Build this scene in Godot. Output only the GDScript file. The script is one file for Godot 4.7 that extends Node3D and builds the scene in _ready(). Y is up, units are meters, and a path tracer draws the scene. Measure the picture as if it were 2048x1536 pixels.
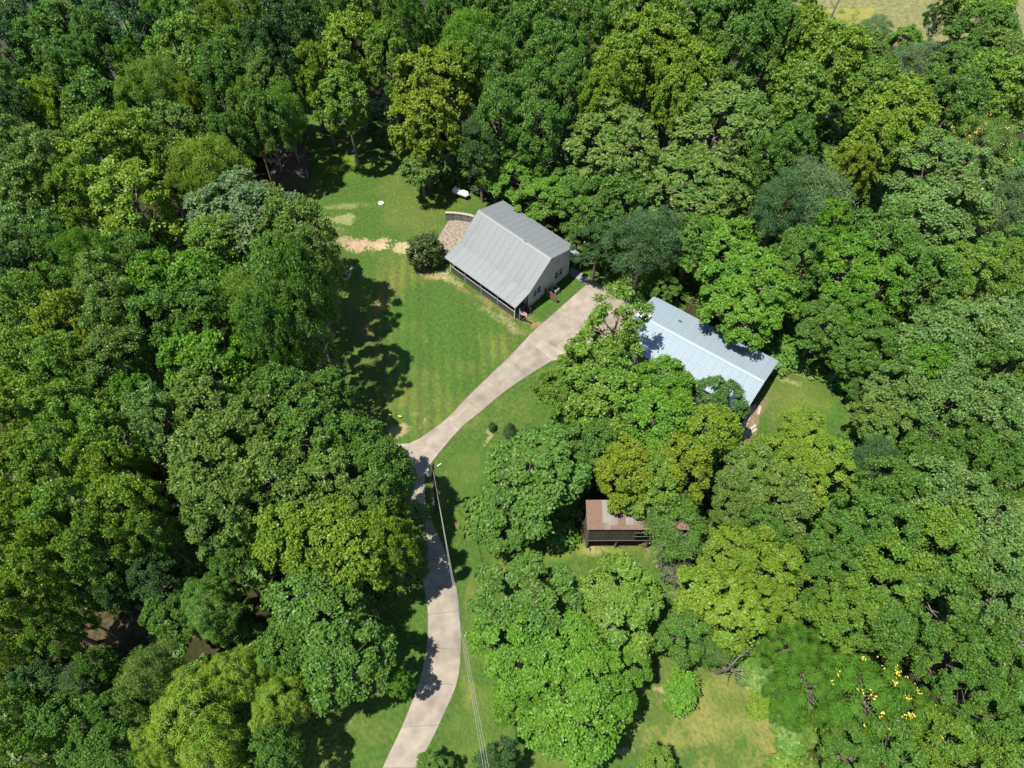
extends Node3D
# A country house, a metal shop and an old barn in a wooded clearing, seen from the air.

var rng := RandomNumberGenerator.new()
var used := {}
var M := {}
var proto := {}
var drive_edges := []
var grime := FastNoiseLite.new()


class Geo:
	var v := PackedVector3Array()
	var n := PackedVector3Array()
	var c := PackedColorArray()
	var i := PackedInt32Array()
	var tint := Color.WHITE
	func quad(a: Vector3, b: Vector3, d: Vector3, e: Vector3) -> void:   # counter-clockwise seen from outside
		var nn := (b - a).cross(e - a).normalized()
		if nn.length() < 0.5:
			nn = (d - b).cross(e - b).normalized()
		var k := v.size()
		v.append(a); v.append(b); v.append(d); v.append(e)
		for q in 4:
			n.append(nn); c.append(tint)
		i.append(k); i.append(k + 2); i.append(k + 1); i.append(k); i.append(k + 3); i.append(k + 2)
	func tri(a: Vector3, b: Vector3, d: Vector3) -> void:
		var nn := (b - a).cross(d - a).normalized()
		var k := v.size()
		v.append(a); v.append(b); v.append(d)
		for q in 3:
			n.append(nn); c.append(tint)
		i.append(k); i.append(k + 2); i.append(k + 1)
	func box(lo: Vector3, hi: Vector3, t := Transform3D()) -> void:
		var p := []
		for q in 8:
			p.append(t * Vector3(hi.x if q & 1 else lo.x, hi.y if q & 2 else lo.y, hi.z if q & 4 else lo.z))
		quad(p[4], p[5], p[7], p[6]); quad(p[1], p[0], p[2], p[3]); quad(p[5], p[1], p[3], p[7])
		quad(p[0], p[4], p[6], p[2]); quad(p[6], p[7], p[3], p[2]); quad(p[0], p[1], p[5], p[4])
	func bar(a: Vector3, b: Vector3, w: float, h: float) -> void:   # a beam from a to b
		var z := (b - a).normalized()
		var x := (Vector3.UP if absf(z.y) < 0.95 else Vector3.RIGHT).cross(z).normalized()
		var y := z.cross(x)
		box(Vector3(-w / 2, -h / 2, 0), Vector3(w / 2, h / 2, a.distance_to(b)), Transform3D(Basis(x, y, z), a))
	func tube(path: PackedVector3Array, radii: Array, sides := 6) -> void:
		var first := v.size()
		var last := path.size() - 1
		for k in path.size():
			var z := (path[mini(k + 1, last)] - path[maxi(k - 1, 0)]).normalized()
			var x := (Vector3.RIGHT if absf(z.x) < 0.8 else Vector3.BACK).cross(z).normalized()
			var y := z.cross(x)
			for s in sides:
				var a := TAU * s / sides
				var d := x * cos(a) + y * sin(a)
				v.append(path[k] + d * float(radii[k])); n.append(d); c.append(tint)
		for k in last:
			for s in sides:
				var a := first + k * sides + s
				var b := first + k * sides + (s + 1) % sides
				i.append(a); i.append(a + sides); i.append(b)
				i.append(b); i.append(a + sides); i.append(b + sides)
		var e := v.size()
		v.append(path[last]); n.append((path[last] - path[last - 1]).normalized()); c.append(tint)
		v.append(path[0]); n.append((path[0] - path[1]).normalized()); c.append(tint)
		for s in sides:
			i.append(e); i.append(first + last * sides + (s + 1) % sides); i.append(first + last * sides + s)
			i.append(e + 1); i.append(first + s); i.append(first + (s + 1) % sides)
	func prism(poly: PackedVector2Array, y0: float, y1: float) -> void:   # a flat slab over the outline (x, z)
		var t := Geometry2D.triangulate_polygon(poly)
		for k in range(0, t.size(), 3):
			var a := poly[t[k]]; var b := poly[t[k + 1]]; var d := poly[t[k + 2]]
			var up := (b - a).cross(d - a) < 0.0
			if up: tri(Vector3(a.x, y1, a.y), Vector3(b.x, y1, b.y), Vector3(d.x, y1, d.y))
			else: tri(Vector3(a.x, y1, a.y), Vector3(d.x, y1, d.y), Vector3(b.x, y1, b.y))
		var cw := Geometry2D.is_polygon_clockwise(poly)
		for k in poly.size():
			var a := poly[k]; var b := poly[(k + 1) % poly.size()]
			if not cw:
				var h := a; a = b; b = h
			quad(Vector3(a.x, y0, a.y), Vector3(b.x, y0, b.y), Vector3(b.x, y1, b.y), Vector3(a.x, y1, a.y))
	func leaf(p: Vector3, nn: Vector3, along: Vector3, side: Vector3, fold: float) -> void:   # a folded rhombus
		var k := v.size()
		v.append(p - along); v.append(p + side + nn * fold); v.append(p + along); v.append(p - side + nn * fold)
		n.append(nn); n.append(nn); n.append(nn); n.append(nn)
		c.append(tint); c.append(tint); c.append(tint); c.append(tint)
		i.append(k); i.append(k + 1); i.append(k + 2); i.append(k); i.append(k + 2); i.append(k + 3)
	func mesh() -> ArrayMesh:
		var a := []
		a.resize(Mesh.ARRAY_MAX)
		a[Mesh.ARRAY_VERTEX] = v; a[Mesh.ARRAY_NORMAL] = n; a[Mesh.ARRAY_COLOR] = c; a[Mesh.ARRAY_INDEX] = i
		var m := ArrayMesh.new()
		m.add_surface_from_arrays(Mesh.PRIMITIVE_TRIANGLES, a)
		return m


# ---------------------------------------------------------------- naming
func numbered(called: String) -> String:
	used[called] = used.get(called, -1) + 1
	return called if used[called] == 0 else "%s_%03d" % [called, used[called]]

func thing(called: String, label: String, category: String, at := Vector3.ZERO, turn := 0.0, group := "") -> Node3D:
	var o := Node3D.new()
	o.name = numbered(called)
	o.position = at
	o.rotation.y = turn
	add_child(o, true)
	tag(o, label, category, group)
	return o

func tag(o: Node, label: String, category: String, group := "") -> void:
	o.set_meta("label", label)
	o.set_meta("category", category)
	if group: o.set_meta("group", group)

func part(called: String, g: Geo, m: Material, parent: Node) -> MeshInstance3D:
	return put(called, g.mesh(), m, parent)

func put(called: String, me: Mesh, m: Material, parent: Node) -> MeshInstance3D:
	var o := MeshInstance3D.new()
	o.name = numbered(called) if parent == self else called
	if parent != self:
		var k := 0
		while parent.has_node(NodePath(o.name)):
			k += 1
			o.name = "%s_%03d" % [called, k]
	o.mesh = me
	o.material_override = m
	parent.add_child(o, true)
	return o

func structure(called: String, g: Geo, m: Material) -> MeshInstance3D:
	var o := part(called, g, m, self)
	o.set_meta("kind", "structure")
	return o


# ---------------------------------------------------------------- materials
func lin(r: float, g: float, b: float) -> Color:
	return Color(r, g, b).linear_to_srgb()

func grain(size: int, freq: float, sd: int, lo: float, hi: float, stretch := 1.0) -> ImageTexture:
	var nz := FastNoiseLite.new()
	nz.seed = sd
	nz.frequency = freq
	nz.fractal_octaves = 5
	var im := nz.get_seamless_image(size, size)
	im.convert(Image.FORMAT_L8)
	if stretch != 1.0:
		im.resize(size, int(size / stretch)); 
	var d := im.get_data()
	for k in d.size():
		d[k] = clampi(int(255.0 * lerpf(lo, hi, d[k] / 255.0)), 0, 255)
	var out := Image.create_from_data(im.get_width(), im.get_height(), false, Image.FORMAT_L8, d)
	out.convert(Image.FORMAT_RGB8)
	return ImageTexture.create_from_image(out)

func mat(r: float, g: float, b: float, rough := 0.8, metal := 0.0, tex: Texture2D = null, scale := 1.0) -> StandardMaterial3D:
	var m := StandardMaterial3D.new()
	m.albedo_color = lin(r, g, b)
	m.roughness = rough
	m.metallic = metal
	m.vertex_color_use_as_albedo = true
	if tex:
		m.albedo_texture = tex
		m.uv1_triplanar = true
		m.uv1_world_triplanar = true
		m.uv1_scale = Vector3.ONE * scale
	return m

func leaf_mat(r: float, g: float, b: float, gloss := 0.48) -> StandardMaterial3D:
	var m := mat(r, g, b, gloss)
	m.metallic_specular = 0.4
	m.backlight_enabled = true
	m.backlight = Color(0.72, 0.88, 0.22)
	return m

func make_materials() -> void:
	var cloudy := grain(256, 0.016, 3, 0.84, 1.0)
	var speck := grain(256, 0.09, 5, 0.7, 1.0)
	var streak := grain(512, 0.03, 9, 0.62, 1.0)
	M.concrete = mat(0.245, 0.222, 0.192, 0.9, 0.0, grain(512, 0.011, 15, 0.84, 1.04), 0.1)
	M.old_concrete = mat(0.235, 0.20, 0.158, 0.92, 0.0, grain(512, 0.02, 17, 0.62, 1.1), 0.22)
	M.walk = mat(0.195, 0.211, 0.234, 0.9, 0.0, cloudy, 0.4)
	M.block = mat(0.257, 0.265, 0.265, 0.95, 0.0, speck, 0.8)
	M.cap = mat(0.390, 0.359, 0.312, 0.9, 0.0, speck, 0.8)
	M.house_roof = mat(0.158, 0.176, 0.188, 0.5, 0.1)
	M.shop_roof = mat(0.207, 0.261, 0.312, 0.42, 0.1)
	M.shop_ridge = mat(0.235, 0.285, 0.325, 0.45)
	M.siding = mat(0.50, 0.49, 0.455, 0.8, 0.0, cloudy, 0.35)
	M.white = mat(0.468, 0.468, 0.452, 0.5)
	M.tank = mat(0.546, 0.546, 0.538, 0.35)
	M.trim = mat(0.468, 0.468, 0.452, 0.6)
	M.dark = mat(0.023, 0.027, 0.031, 0.7)
	M.deck = mat(0.094, 0.090, 0.086, 0.85, 0.0, speck, 0.6)
	M.screen = mat(0.039, 0.051, 0.058, 0.6)
	M.pane = mat(0.020, 0.025, 0.031, 0.12)
	M.pane.metallic_specular = 0.8
	M.shop_wall = mat(0.234, 0.242, 0.242, 0.7, 0.0, cloudy, 0.3)
	M.wood = mat(0.211, 0.133, 0.078, 0.85, 0.0, speck, 0.7)
	M.grey_wood = mat(0.133, 0.113, 0.090, 0.9, 0.0, streak, 0.5)
	M.dark_wood = mat(0.078, 0.066, 0.051, 0.9, 0.0, streak, 0.5)
	M.pole = mat(0.066, 0.047, 0.035, 0.9, 0.0, streak, 0.6)
	M.lumber = mat(0.390, 0.343, 0.296, 0.8, 0.0, speck, 0.5)
	M.rust = mat(0.133, 0.066, 0.048, 0.85, 0.0, streak, 0.45)
	M.tin = mat(0.226, 0.207, 0.199, 0.55, 0.15, streak, 0.45)
	M.half_rust = mat(0.195, 0.129, 0.090, 0.75, 0.0, streak, 0.45)
	M.shingle = mat(0.066, 0.043, 0.033, 0.9, 0.0, speck, 0.8)
	M.wire = mat(0.22, 0.22, 0.22, 0.5, 0.2)
	M.grey_metal = mat(0.328, 0.343, 0.359, 0.4, 0.3)
	M.red = mat(0.234, 0.047, 0.031, 0.7)
	M.green_paint = mat(0.016, 0.094, 0.039, 0.6)
	M.soil = mat(0.203, 0.133, 0.090, 0.95, 0.0, speck, 0.5)
	M.bark = mat(0.15, 0.125, 0.10, 0.95)
	M.dead = mat(0.117, 0.105, 0.090, 0.9)
	M.gravel = mat(0.328, 0.281, 0.218, 0.95)
	M.lid = mat(0.390, 0.484, 0.484, 0.6)
	M.flag = mat(1, 1, 1, 0.8)
	M.old_tin = mat(1, 1, 1, 0.7, 0.0, streak, 0.5)
	M.grass = mat(0.085, 0.118, 0.026, 0.9)
	M.grass.metallic_specular = 0.2
	M.leaf_dk = leaf_mat(0.046, 0.104, 0.025)
	M.leaf_bg = leaf_mat(0.063, 0.134, 0.046)
	M.leaf_md = leaf_mat(0.089, 0.184, 0.025)
	M.leaf_ol = leaf_mat(0.123, 0.205, 0.035)
	M.leaf_lg = leaf_mat(0.130, 0.232, 0.026)
	M.leaf_yg = leaf_mat(0.156, 0.250, 0.020)
	M.leaf_br = leaf_mat(0.111, 0.240, 0.020)
	M.leaf_gy = leaf_mat(0.107, 0.178, 0.066)
	M.leaf_go = leaf_mat(0.176, 0.240, 0.016)
	M.leaf_yb = leaf_mat(0.181, 0.290, 0.014)
	M.leaf_lt = leaf_mat(0.126, 0.221, 0.052)
	M.leaf_og = leaf_mat(0.102, 0.185, 0.025)
	M.leaf_gn = leaf_mat(0.069, 0.155, 0.019)
	M.leaf_ye = leaf_mat(0.074, 0.171, 0.020)
	M.leaf_hl = leaf_mat(0.061, 0.096, 0.020)
	M.leaf_gb = leaf_mat(0.093, 0.110, 0.063)
	M.leaf_gm = leaf_mat(0.083, 0.170, 0.042)
	M.leaf_gn.metallic_specular = 0.15
	M.leaf_ye.metallic_specular = 0.15
	M.leaf_gn.roughness = 0.7
	M.leaf_ye.roughness = 0.7
	M.leaf_lt.roughness = 0.48
	M.leaf_lt.metallic_specular = 0.4
	M.petal = mat(1, 1, 1, 0.7)


# ---------------------------------------------------------------- tree crowns
func ball() -> Vector3:
	return Vector3(rng.randf_range(-1, 1), rng.randf_range(-1, 1), rng.randf_range(-1, 1))

func shade(k: float, warm := 0.0) -> Color:
	return Color(k * (1.0 + warm), k, k * (1.0 - 0.6 * warm))

# lobes of twig clusters of leaves over an uneven egg of half-width 5 and half-height rv
func crown(sd: int, p: Dictionary) -> Geo:
	rng.seed = sd
	var g := Geo.new()
	var a := rng.randf() * TAU
	var b := rng.randf() * TAU
	var rv: float = p.rv
	var lobes: int = p.lobes
	var ymin: float = p.get("ymin", -0.55)
	var frond: int = p.get("frond", 0)
	var ll: float = p.leaf
	var lw: float = p.get("wide", 0.62) * ll
	var cr: float = p.cluster
	for q in lobes:
		if rng.randf() < p.get("gaps", 0.0):
			continue
		var y := 1.0 - (1.0 - ymin) * (q + 0.5) / lobes
		var phi := q * 2.39996 + rng.randf_range(-0.3, 0.3)
		var dir := Vector3(sqrt(1 - y * y) * cos(phi), y, sqrt(1 - y * y) * sin(phi))
		var env := 1.0 + float(p.get("uneven", 0.16)) * sin(2 * phi + a) + 0.1 * sin(5 * phi + b) + rng.randf_range(-float(p.get("rough", 0.12)), 0.09)
		var lr := rng.randf_range(p.lobe_min, p.lobe_max)
		var taper := 1.0
		if p.get("cone", false):
			taper = clampf(0.55 - 0.5 * y, 0.06, 1.0)
		var at := Vector3(dir.x * (5.0 * env - lr * 0.8) * taper, dir.y * (rv - lr * 0.6) * lerpf(env, 1.0, 0.5), dir.z * (5.0 * env - lr * 0.8) * taper)
		var out := (at.normalized() + Vector3.UP * 0.5).normalized()
		var tone := 1.0 + rng.randf_range(-0.2, 0.18)
		var warm := rng.randf_range(-0.17, 0.1)
		var spread := rng.randf_range(0.8, 1.35)
		var many := int(float(p.leaves) * rng.randf_range(0.7, 1.15))
		for w in int(p.clusters):
			var d := (ball().normalized() + out * 1.05 + Vector3.UP * 0.25).normalized()
			var cp := at + d * lr * rng.randf_range(0.5, 1.12) * Vector3(1, 0.85, 1)
			var ct := tone + rng.randf_range(-0.15, 0.15)
			var up := (d * 0.55 + Vector3.UP * 0.7).normalized()
			if frond:
				var turn := rng.randf() * TAU
				ct += rng.randf_range(-0.22, 0.22)
				for f in frond:
					var ang := turn + TAU * f / frond
					var way := Vector3(cos(ang), 0, sin(ang))
					way = (way - up * way.dot(up)).normalized()
					var side := up.cross(way).normalized() * lw
					var droop: float = p.get("droop", 0.3) * rng.randf_range(0.6, 1.3)
					g.tint = shade(ct + rng.randf_range(-0.25, 0.25), warm)
					var tilt := ball() * 0.45
					for s in 3:
						var far := (s + 0.5) / 3.0
						var along := (way - up * droop * far * 1.6).normalized()
						var pos := cp + way * ll * far * 2.0 - up * droop * ll * far * far * 1.6
						g.leaf(pos + ball() * 0.05, (up + way * droop * far + tilt).normalized(), along * ll * 0.42, side * (1.15 - 0.55 * absf(far - 0.4)), 0.0)
				continue
			for l in many:
				var nn := (up + ball() * 0.85).normalized()
				var along := nn.cross(ball()).normalized()
				var pos := cp + ball() * cr * spread * Vector3(1, 0.6, 1)
				var k := rng.randf_range(0.6, 1.35)
				g.tint = shade(ct + rng.randf_range(-0.3, 0.3), warm)
				g.leaf(pos, nn, along * ll * 0.5 * k, nn.cross(along) * lw * 0.5 * k, -0.04 * ll)
	return g

func trunk(sd: int, p: Dictionary) -> Geo:   # a tapered trunk with limbs that end inside the crown, 15 m tall
	rng.seed = sd + 777
	var g := Geo.new()
	var cy: float = p.get("cy", 9.9)
	var rv: float = p.rv
	var lean := Vector3(rng.randf_range(-0.6, 0.6), 0, rng.randf_range(-0.6, 0.6))
	var fat: float = p.get("fat", 0.3)
	var path := PackedVector3Array()
	var radii := []
	for k in 6:
		var t := k / 5.0
		path.append(Vector3(0, t * (cy + rv * 0.55), 0) + lean * t * t * 1.4)
		radii.append(fat * (1.25 - 1.1 * t) if k else fat * 1.6)
	g.tube(path, radii, 7)
	for k in int(p.get("limbs", 12)):
		var t := rng.randf_range(0.32, 0.85)
		var from := Vector3(0, t * (cy + rv * 0.5), 0) + lean * t * t * 1.4
		var ang := k * 2.4 + rng.randf_range(-0.4, 0.4)
		var reach := rng.randf_range(2.4, 4.3) * (1.1 - 0.55 * t)
		var end := from + Vector3(cos(ang) * reach, rng.randf_range(1.0, 2.6), sin(ang) * reach)
		var mid := from.lerp(end, 0.5) + Vector3(0, -0.25, 0) + ball() * 0.25
		var r0 := fat * (0.75 - 0.5 * t)
		g.tube(PackedVector3Array([from, mid, end]), [r0, r0 * 0.62, 0.03], 5)
		for s in 2:
			var tip := mid.lerp(end, 0.4) + Vector3(cos(ang + 0.9 - 1.8 * s), 0.6, sin(ang + 0.9 - 1.8 * s)) * rng.randf_range(1.0, 2.6)
			g.tube(PackedVector3Array([mid, mid.lerp(tip, 0.5) + ball() * 0.12, tip]), [r0 * 0.45, r0 * 0.28, 0.02], 4)
	return g

func make_prototypes() -> void:
	var kinds := {
		"maple": [6, {"rv": 4.5, "lobes": 48, "lobe_min": 0.9, "lobe_max": 1.6, "clusters": 27, "leaves": 22, "leaf": 0.33, "cluster": 0.34, "rough": 0.18}],
		"great_maple": [5, {"rv": 4.3, "lobes": 92, "lobe_min": 0.6, "lobe_max": 1.25, "clusters": 22, "leaves": 17, "leaf": 0.26, "cluster": 0.24, "rough": 0.18}],
		"oak": [8, {"rv": 4.7, "lobes": 66, "lobe_min": 0.6, "lobe_max": 1.45, "clusters": 23, "leaves": 18, "leaf": 0.31, "wide": 0.6, "cluster": 0.4, "uneven": 0.22, "gaps": 0.1, "rough": 0.24}],
		"great_oak": [5, {"rv": 4.4, "lobes": 112, "lobe_min": 0.45, "lobe_max": 1.2, "clusters": 18, "leaves": 17, "leaf": 0.26, "wide": 0.6, "cluster": 0.29, "uneven": 0.22, "gaps": 0.1, "rough": 0.24}],
		"poplar": [2, {"rv": 5.6, "lobes": 66, "lobe_min": 0.7, "lobe_max": 1.3, "clusters": 22, "leaves": 17, "leaf": 0.31, "cluster": 0.38, "ymin": -0.8, "uneven": 0.25, "rough": 0.25}],
		"feathery": [4, {"rv": 4.3, "lobes": 88, "lobe_min": 0.6, "lobe_max": 1.4, "clusters": 22, "leaves": 15, "leaf": 0.38, "wide": 0.22, "cluster": 0.6, "uneven": 0.25, "gaps": 0.1, "rough": 0.24}],
		"walnut": [3, {"rv": 4.3, "lobes": 54, "lobe_min": 0.8, "lobe_max": 1.7, "clusters": 18, "frond": 8, "leaf": 0.44, "wide": 0.14, "droop": 0.8, "cluster": 0.5, "leaves": 0, "gaps": 0.06, "rough": 0.22}],
		"sumac": [3, {"rv": 3.8, "lobes": 62, "lobe_min": 0.5, "lobe_max": 1.3, "clusters": 6, "frond": 11, "leaf": 0.44, "wide": 0.11, "droop": 0.8, "cluster": 0.5, "leaves": 0, "rough": 0.3, "gaps": 0.1}],
		"sparse": [1, {"rv": 5.4, "lobes": 66, "lobe_min": 0.7, "lobe_max": 1.2, "clusters": 13, "leaves": 16, "leaf": 0.34, "cluster": 0.42, "ymin": -0.85, "uneven": 0.3, "gaps": 0.08, "rough": 0.25}],
		"conifer": [1, {"rv": 6.5, "lobes": 60, "lobe_min": 0.7, "lobe_max": 1.1, "clusters": 18, "leaves": 12, "leaf": 0.5, "wide": 0.2, "cluster": 0.6, "cone": true, "cy": 8.0}],
		"shrub": [2, {"rv": 6.4, "lobes": 34, "lobe_min": 1.3, "lobe_max": 2.2, "clusters": 22, "leaves": 10, "leaf": 0.7, "cluster": 0.8, "cy": 7.4, "ymin": -0.7, "uneven": 0.25}],
	}
	for k in kinds:
		proto[k] = []
		for q in kinds[k][0]:
			var p: Dictionary = kinds[k][1]
			var sd: int = 100 + proto.size() * 40 + int(q)
			var me := crown(sd, p).mesh()
			proto[k].append([me, trunk(sd, p).mesh(), p.get("cy", 9.9)])

func flowers(sd: int, col_a: Color, col_b: Color) -> Geo:   # loose bunches of flowers over the top of a crown
	rng.seed = sd
	var g := Geo.new()
	for q in 32:
		var d := (ball().normalized() + Vector3(0.25, 0.7, 0.25)).normalized()
		var at := Vector3(d.x * 4.7, d.y * 3.95, d.z * 4.7)
		var many := rng.randi_range(2, 6)
		for l in many:
			g.tint = col_a.lerp(col_b, rng.randf())
			var nn := (Vector3.UP + ball() * 0.6).normalized()
			var along := nn.cross(ball()).normalized()
			g.leaf(at + ball() * 0.3, nn, along * 0.13, nn.cross(along) * 0.08, 0.0)
	return g

# kind, form, tone, foot x, foot z, height, half-width, label, group
func tree(kind: String, form: int, tone: String, x: float, z: float, h: float, r: float, label: String, group := "", lean := Vector3.ZERO) -> Node3D:
	if r > 5.6 and (kind == "maple" or kind == "oak"):
		kind = "great_" + kind
	var pr: Array = proto[kind][form % proto[kind].size()]
	var called: String = {"shrub": "shrub", "conifer": "conifer_tree", "sumac": "flowering_tree", "poplar": "poplar_tree"}.get(kind, "tree")
	var t := thing(called, label, "shrub" if kind == "shrub" else "tree", Vector3(x, 0, z), 0.0, group)
	rng.seed = hash(label)
	t.transform = Transform3D(Basis(Vector3.UP, rng.randf() * TAU).scaled(Vector3(r / 5.0, h / 15.0, r / 5.0)), Vector3(x, 0, z))
	var tk := put("trunk", pr[1], M.bark, t)
	var c := put("crown", pr[0], M[tone], t)
	c.position.y = pr[2]
	if lean != Vector3.ZERO:
		var l := t.transform.basis.inverse() * lean
		c.position += l
		tk.transform.basis.y = Vector3(l.x / pr[2], 1, l.z / pr[2])
	if tone == "leaf_ye" or tone == "leaf_og":
		var f := part("flower_cluster", flowers(hash(label), Color(0.5, 0.32, 0.04) if tone == "leaf_ye" else Color(0.42, 0.2, 0.06), Color(0.55, 0.45, 0.07) if tone == "leaf_ye" else Color(0.42, 0.28, 0.07)), M.petal, t)
		f.position.y = pr[2]
	return t

func dead_tree(called: String, label: String, at: Vector3, h: float, spread: float, sd: int, lean := Vector3.ZERO) -> void:
	rng.seed = sd
	var t := thing(called, label, "dead tree", at, 0.0)
	var g := Geo.new()
	var top := Vector3(0, h, 0) + lean
	g.tube(PackedVector3Array([Vector3.ZERO, top * 0.5 + ball() * 0.2, top]), [0.2, 0.13, 0.03], 6)
	part("trunk", g, M.dead, t)
	for k in 8:
		var b := Geo.new()
		var s := rng.randf_range(0.35, 0.85)
		var from := top * s
		var ang := k * 2.4 + rng.randf()
		var end := from + Vector3(cos(ang) * spread, rng.randf_range(0.2, 1.0) * spread, sin(ang) * spread) * rng.randf_range(0.5, 1.0)
		var mid := from.lerp(end, 0.5) + ball() * 0.2
		b.tube(PackedVector3Array([from, mid, end]), [0.075, 0.05, 0.015], 5)
		for q in 3:
			b.tube(PackedVector3Array([mid.lerp(end, q * 0.3), mid.lerp(end, q * 0.3) + (ball() + Vector3(cos(ang), 0.5, sin(ang))) * spread * 0.3]), [0.04, 0.012], 4)
		part("branch", b, M.dead, t)


# ---------------------------------------------------------------- ground
func fill_poly(mask: PackedByteArray, size: int, poly: PackedVector2Array, value: int) -> void:
	for y in size:
		var xs := []
		for k in poly.size():
			var a := poly[k]
			var b := poly[(k + 1) % poly.size()]
			if (a.y <= y) != (b.y <= y):
				xs.append(a.x + (y - a.y) / (b.y - a.y) * (b.x - a.x))
		xs.sort()
		for k in range(0, xs.size() - 1, 2):
			for x in range(maxi(0, int(ceil(xs[k]))), mini(size, int(floor(xs[k + 1])) + 1)):
				mask[y * size + x] = value

const GX := -64.0
const GZ := -125.0
const GS := 8.0    # pixels per metre
const GN := 1024

var lawn_mask := PackedByteArray()

func lawn_polys() -> Array:
	return [
		PackedVector2Array([Vector2(-33.54, -100.79), Vector2(-23.30, -94.46), Vector2(-17.19, -86.23), Vector2(-12.91, -77.83), Vector2(-8.74, -78.66), Vector2(-4.20, -80.23), Vector2(-0.62, -75.60), Vector2(8.98, -67.19), Vector2(17.20, -57.56), Vector2(19.30, -54.38), Vector2(18.21, -45.56), Vector2(7.90, -36.44), Vector2(1.37, -32.87), Vector2(-3.30, -30.03), Vector2(-4.77, -27.84), Vector2(6.30, -25.99), Vector2(18.81, -25.99), Vector2(19.47, -22.18), Vector2(17.37, -16.09), Vector2(21.50, -13.48), Vector2(22.86, -10.17), Vector2(22.90, -5.17), Vector2(22.62, 1.71), Vector2(-16.65, 1.71), Vector2(-19.59, -5.91), Vector2(-17.03, -11.39), Vector2(-12.72, -21.21), Vector2(-8.48, -22.68), Vector2(-12.12, -36.44), Vector2(-17.61, -37.06), Vector2(-21.18, -46.96), Vector2(-24.42, -60.87), Vector2(-30.94, -68.84), Vector2(-34.20, -82.91)]),
		PackedVector2Array([Vector2(31.34, -47.67), Vector2(35.76, -46.61), Vector2(38.25, -42.84), Vector2(38.67, -40.21), Vector2(35.72, -37.37), Vector2(27.85, -36.14), Vector2(22.46, -36.14), Vector2(25.45, -40.86)]),
		PackedVector2Array([Vector2(55.74, -137.87), Vector2(87.54, -137.87), Vector2(80.51, -118.55), Vector2(51.02, -110.37)])
	]

func to_tex(poly: PackedVector2Array) -> PackedVector2Array:
	var o := PackedVector2Array()
	for p in poly:
		o.append(Vector2((p.x - GX) * GS, (p.y - GZ) * GS))
	return o

func noise_bytes(freq: float, sd: int, octaves := 4) -> PackedByteArray:
	var nz := FastNoiseLite.new()
	nz.seed = sd
	nz.frequency = freq
	nz.fractal_octaves = octaves
	var im := nz.get_image(GN, GN)
	im.convert(Image.FORMAT_L8)
	return im.get_data()

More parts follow.
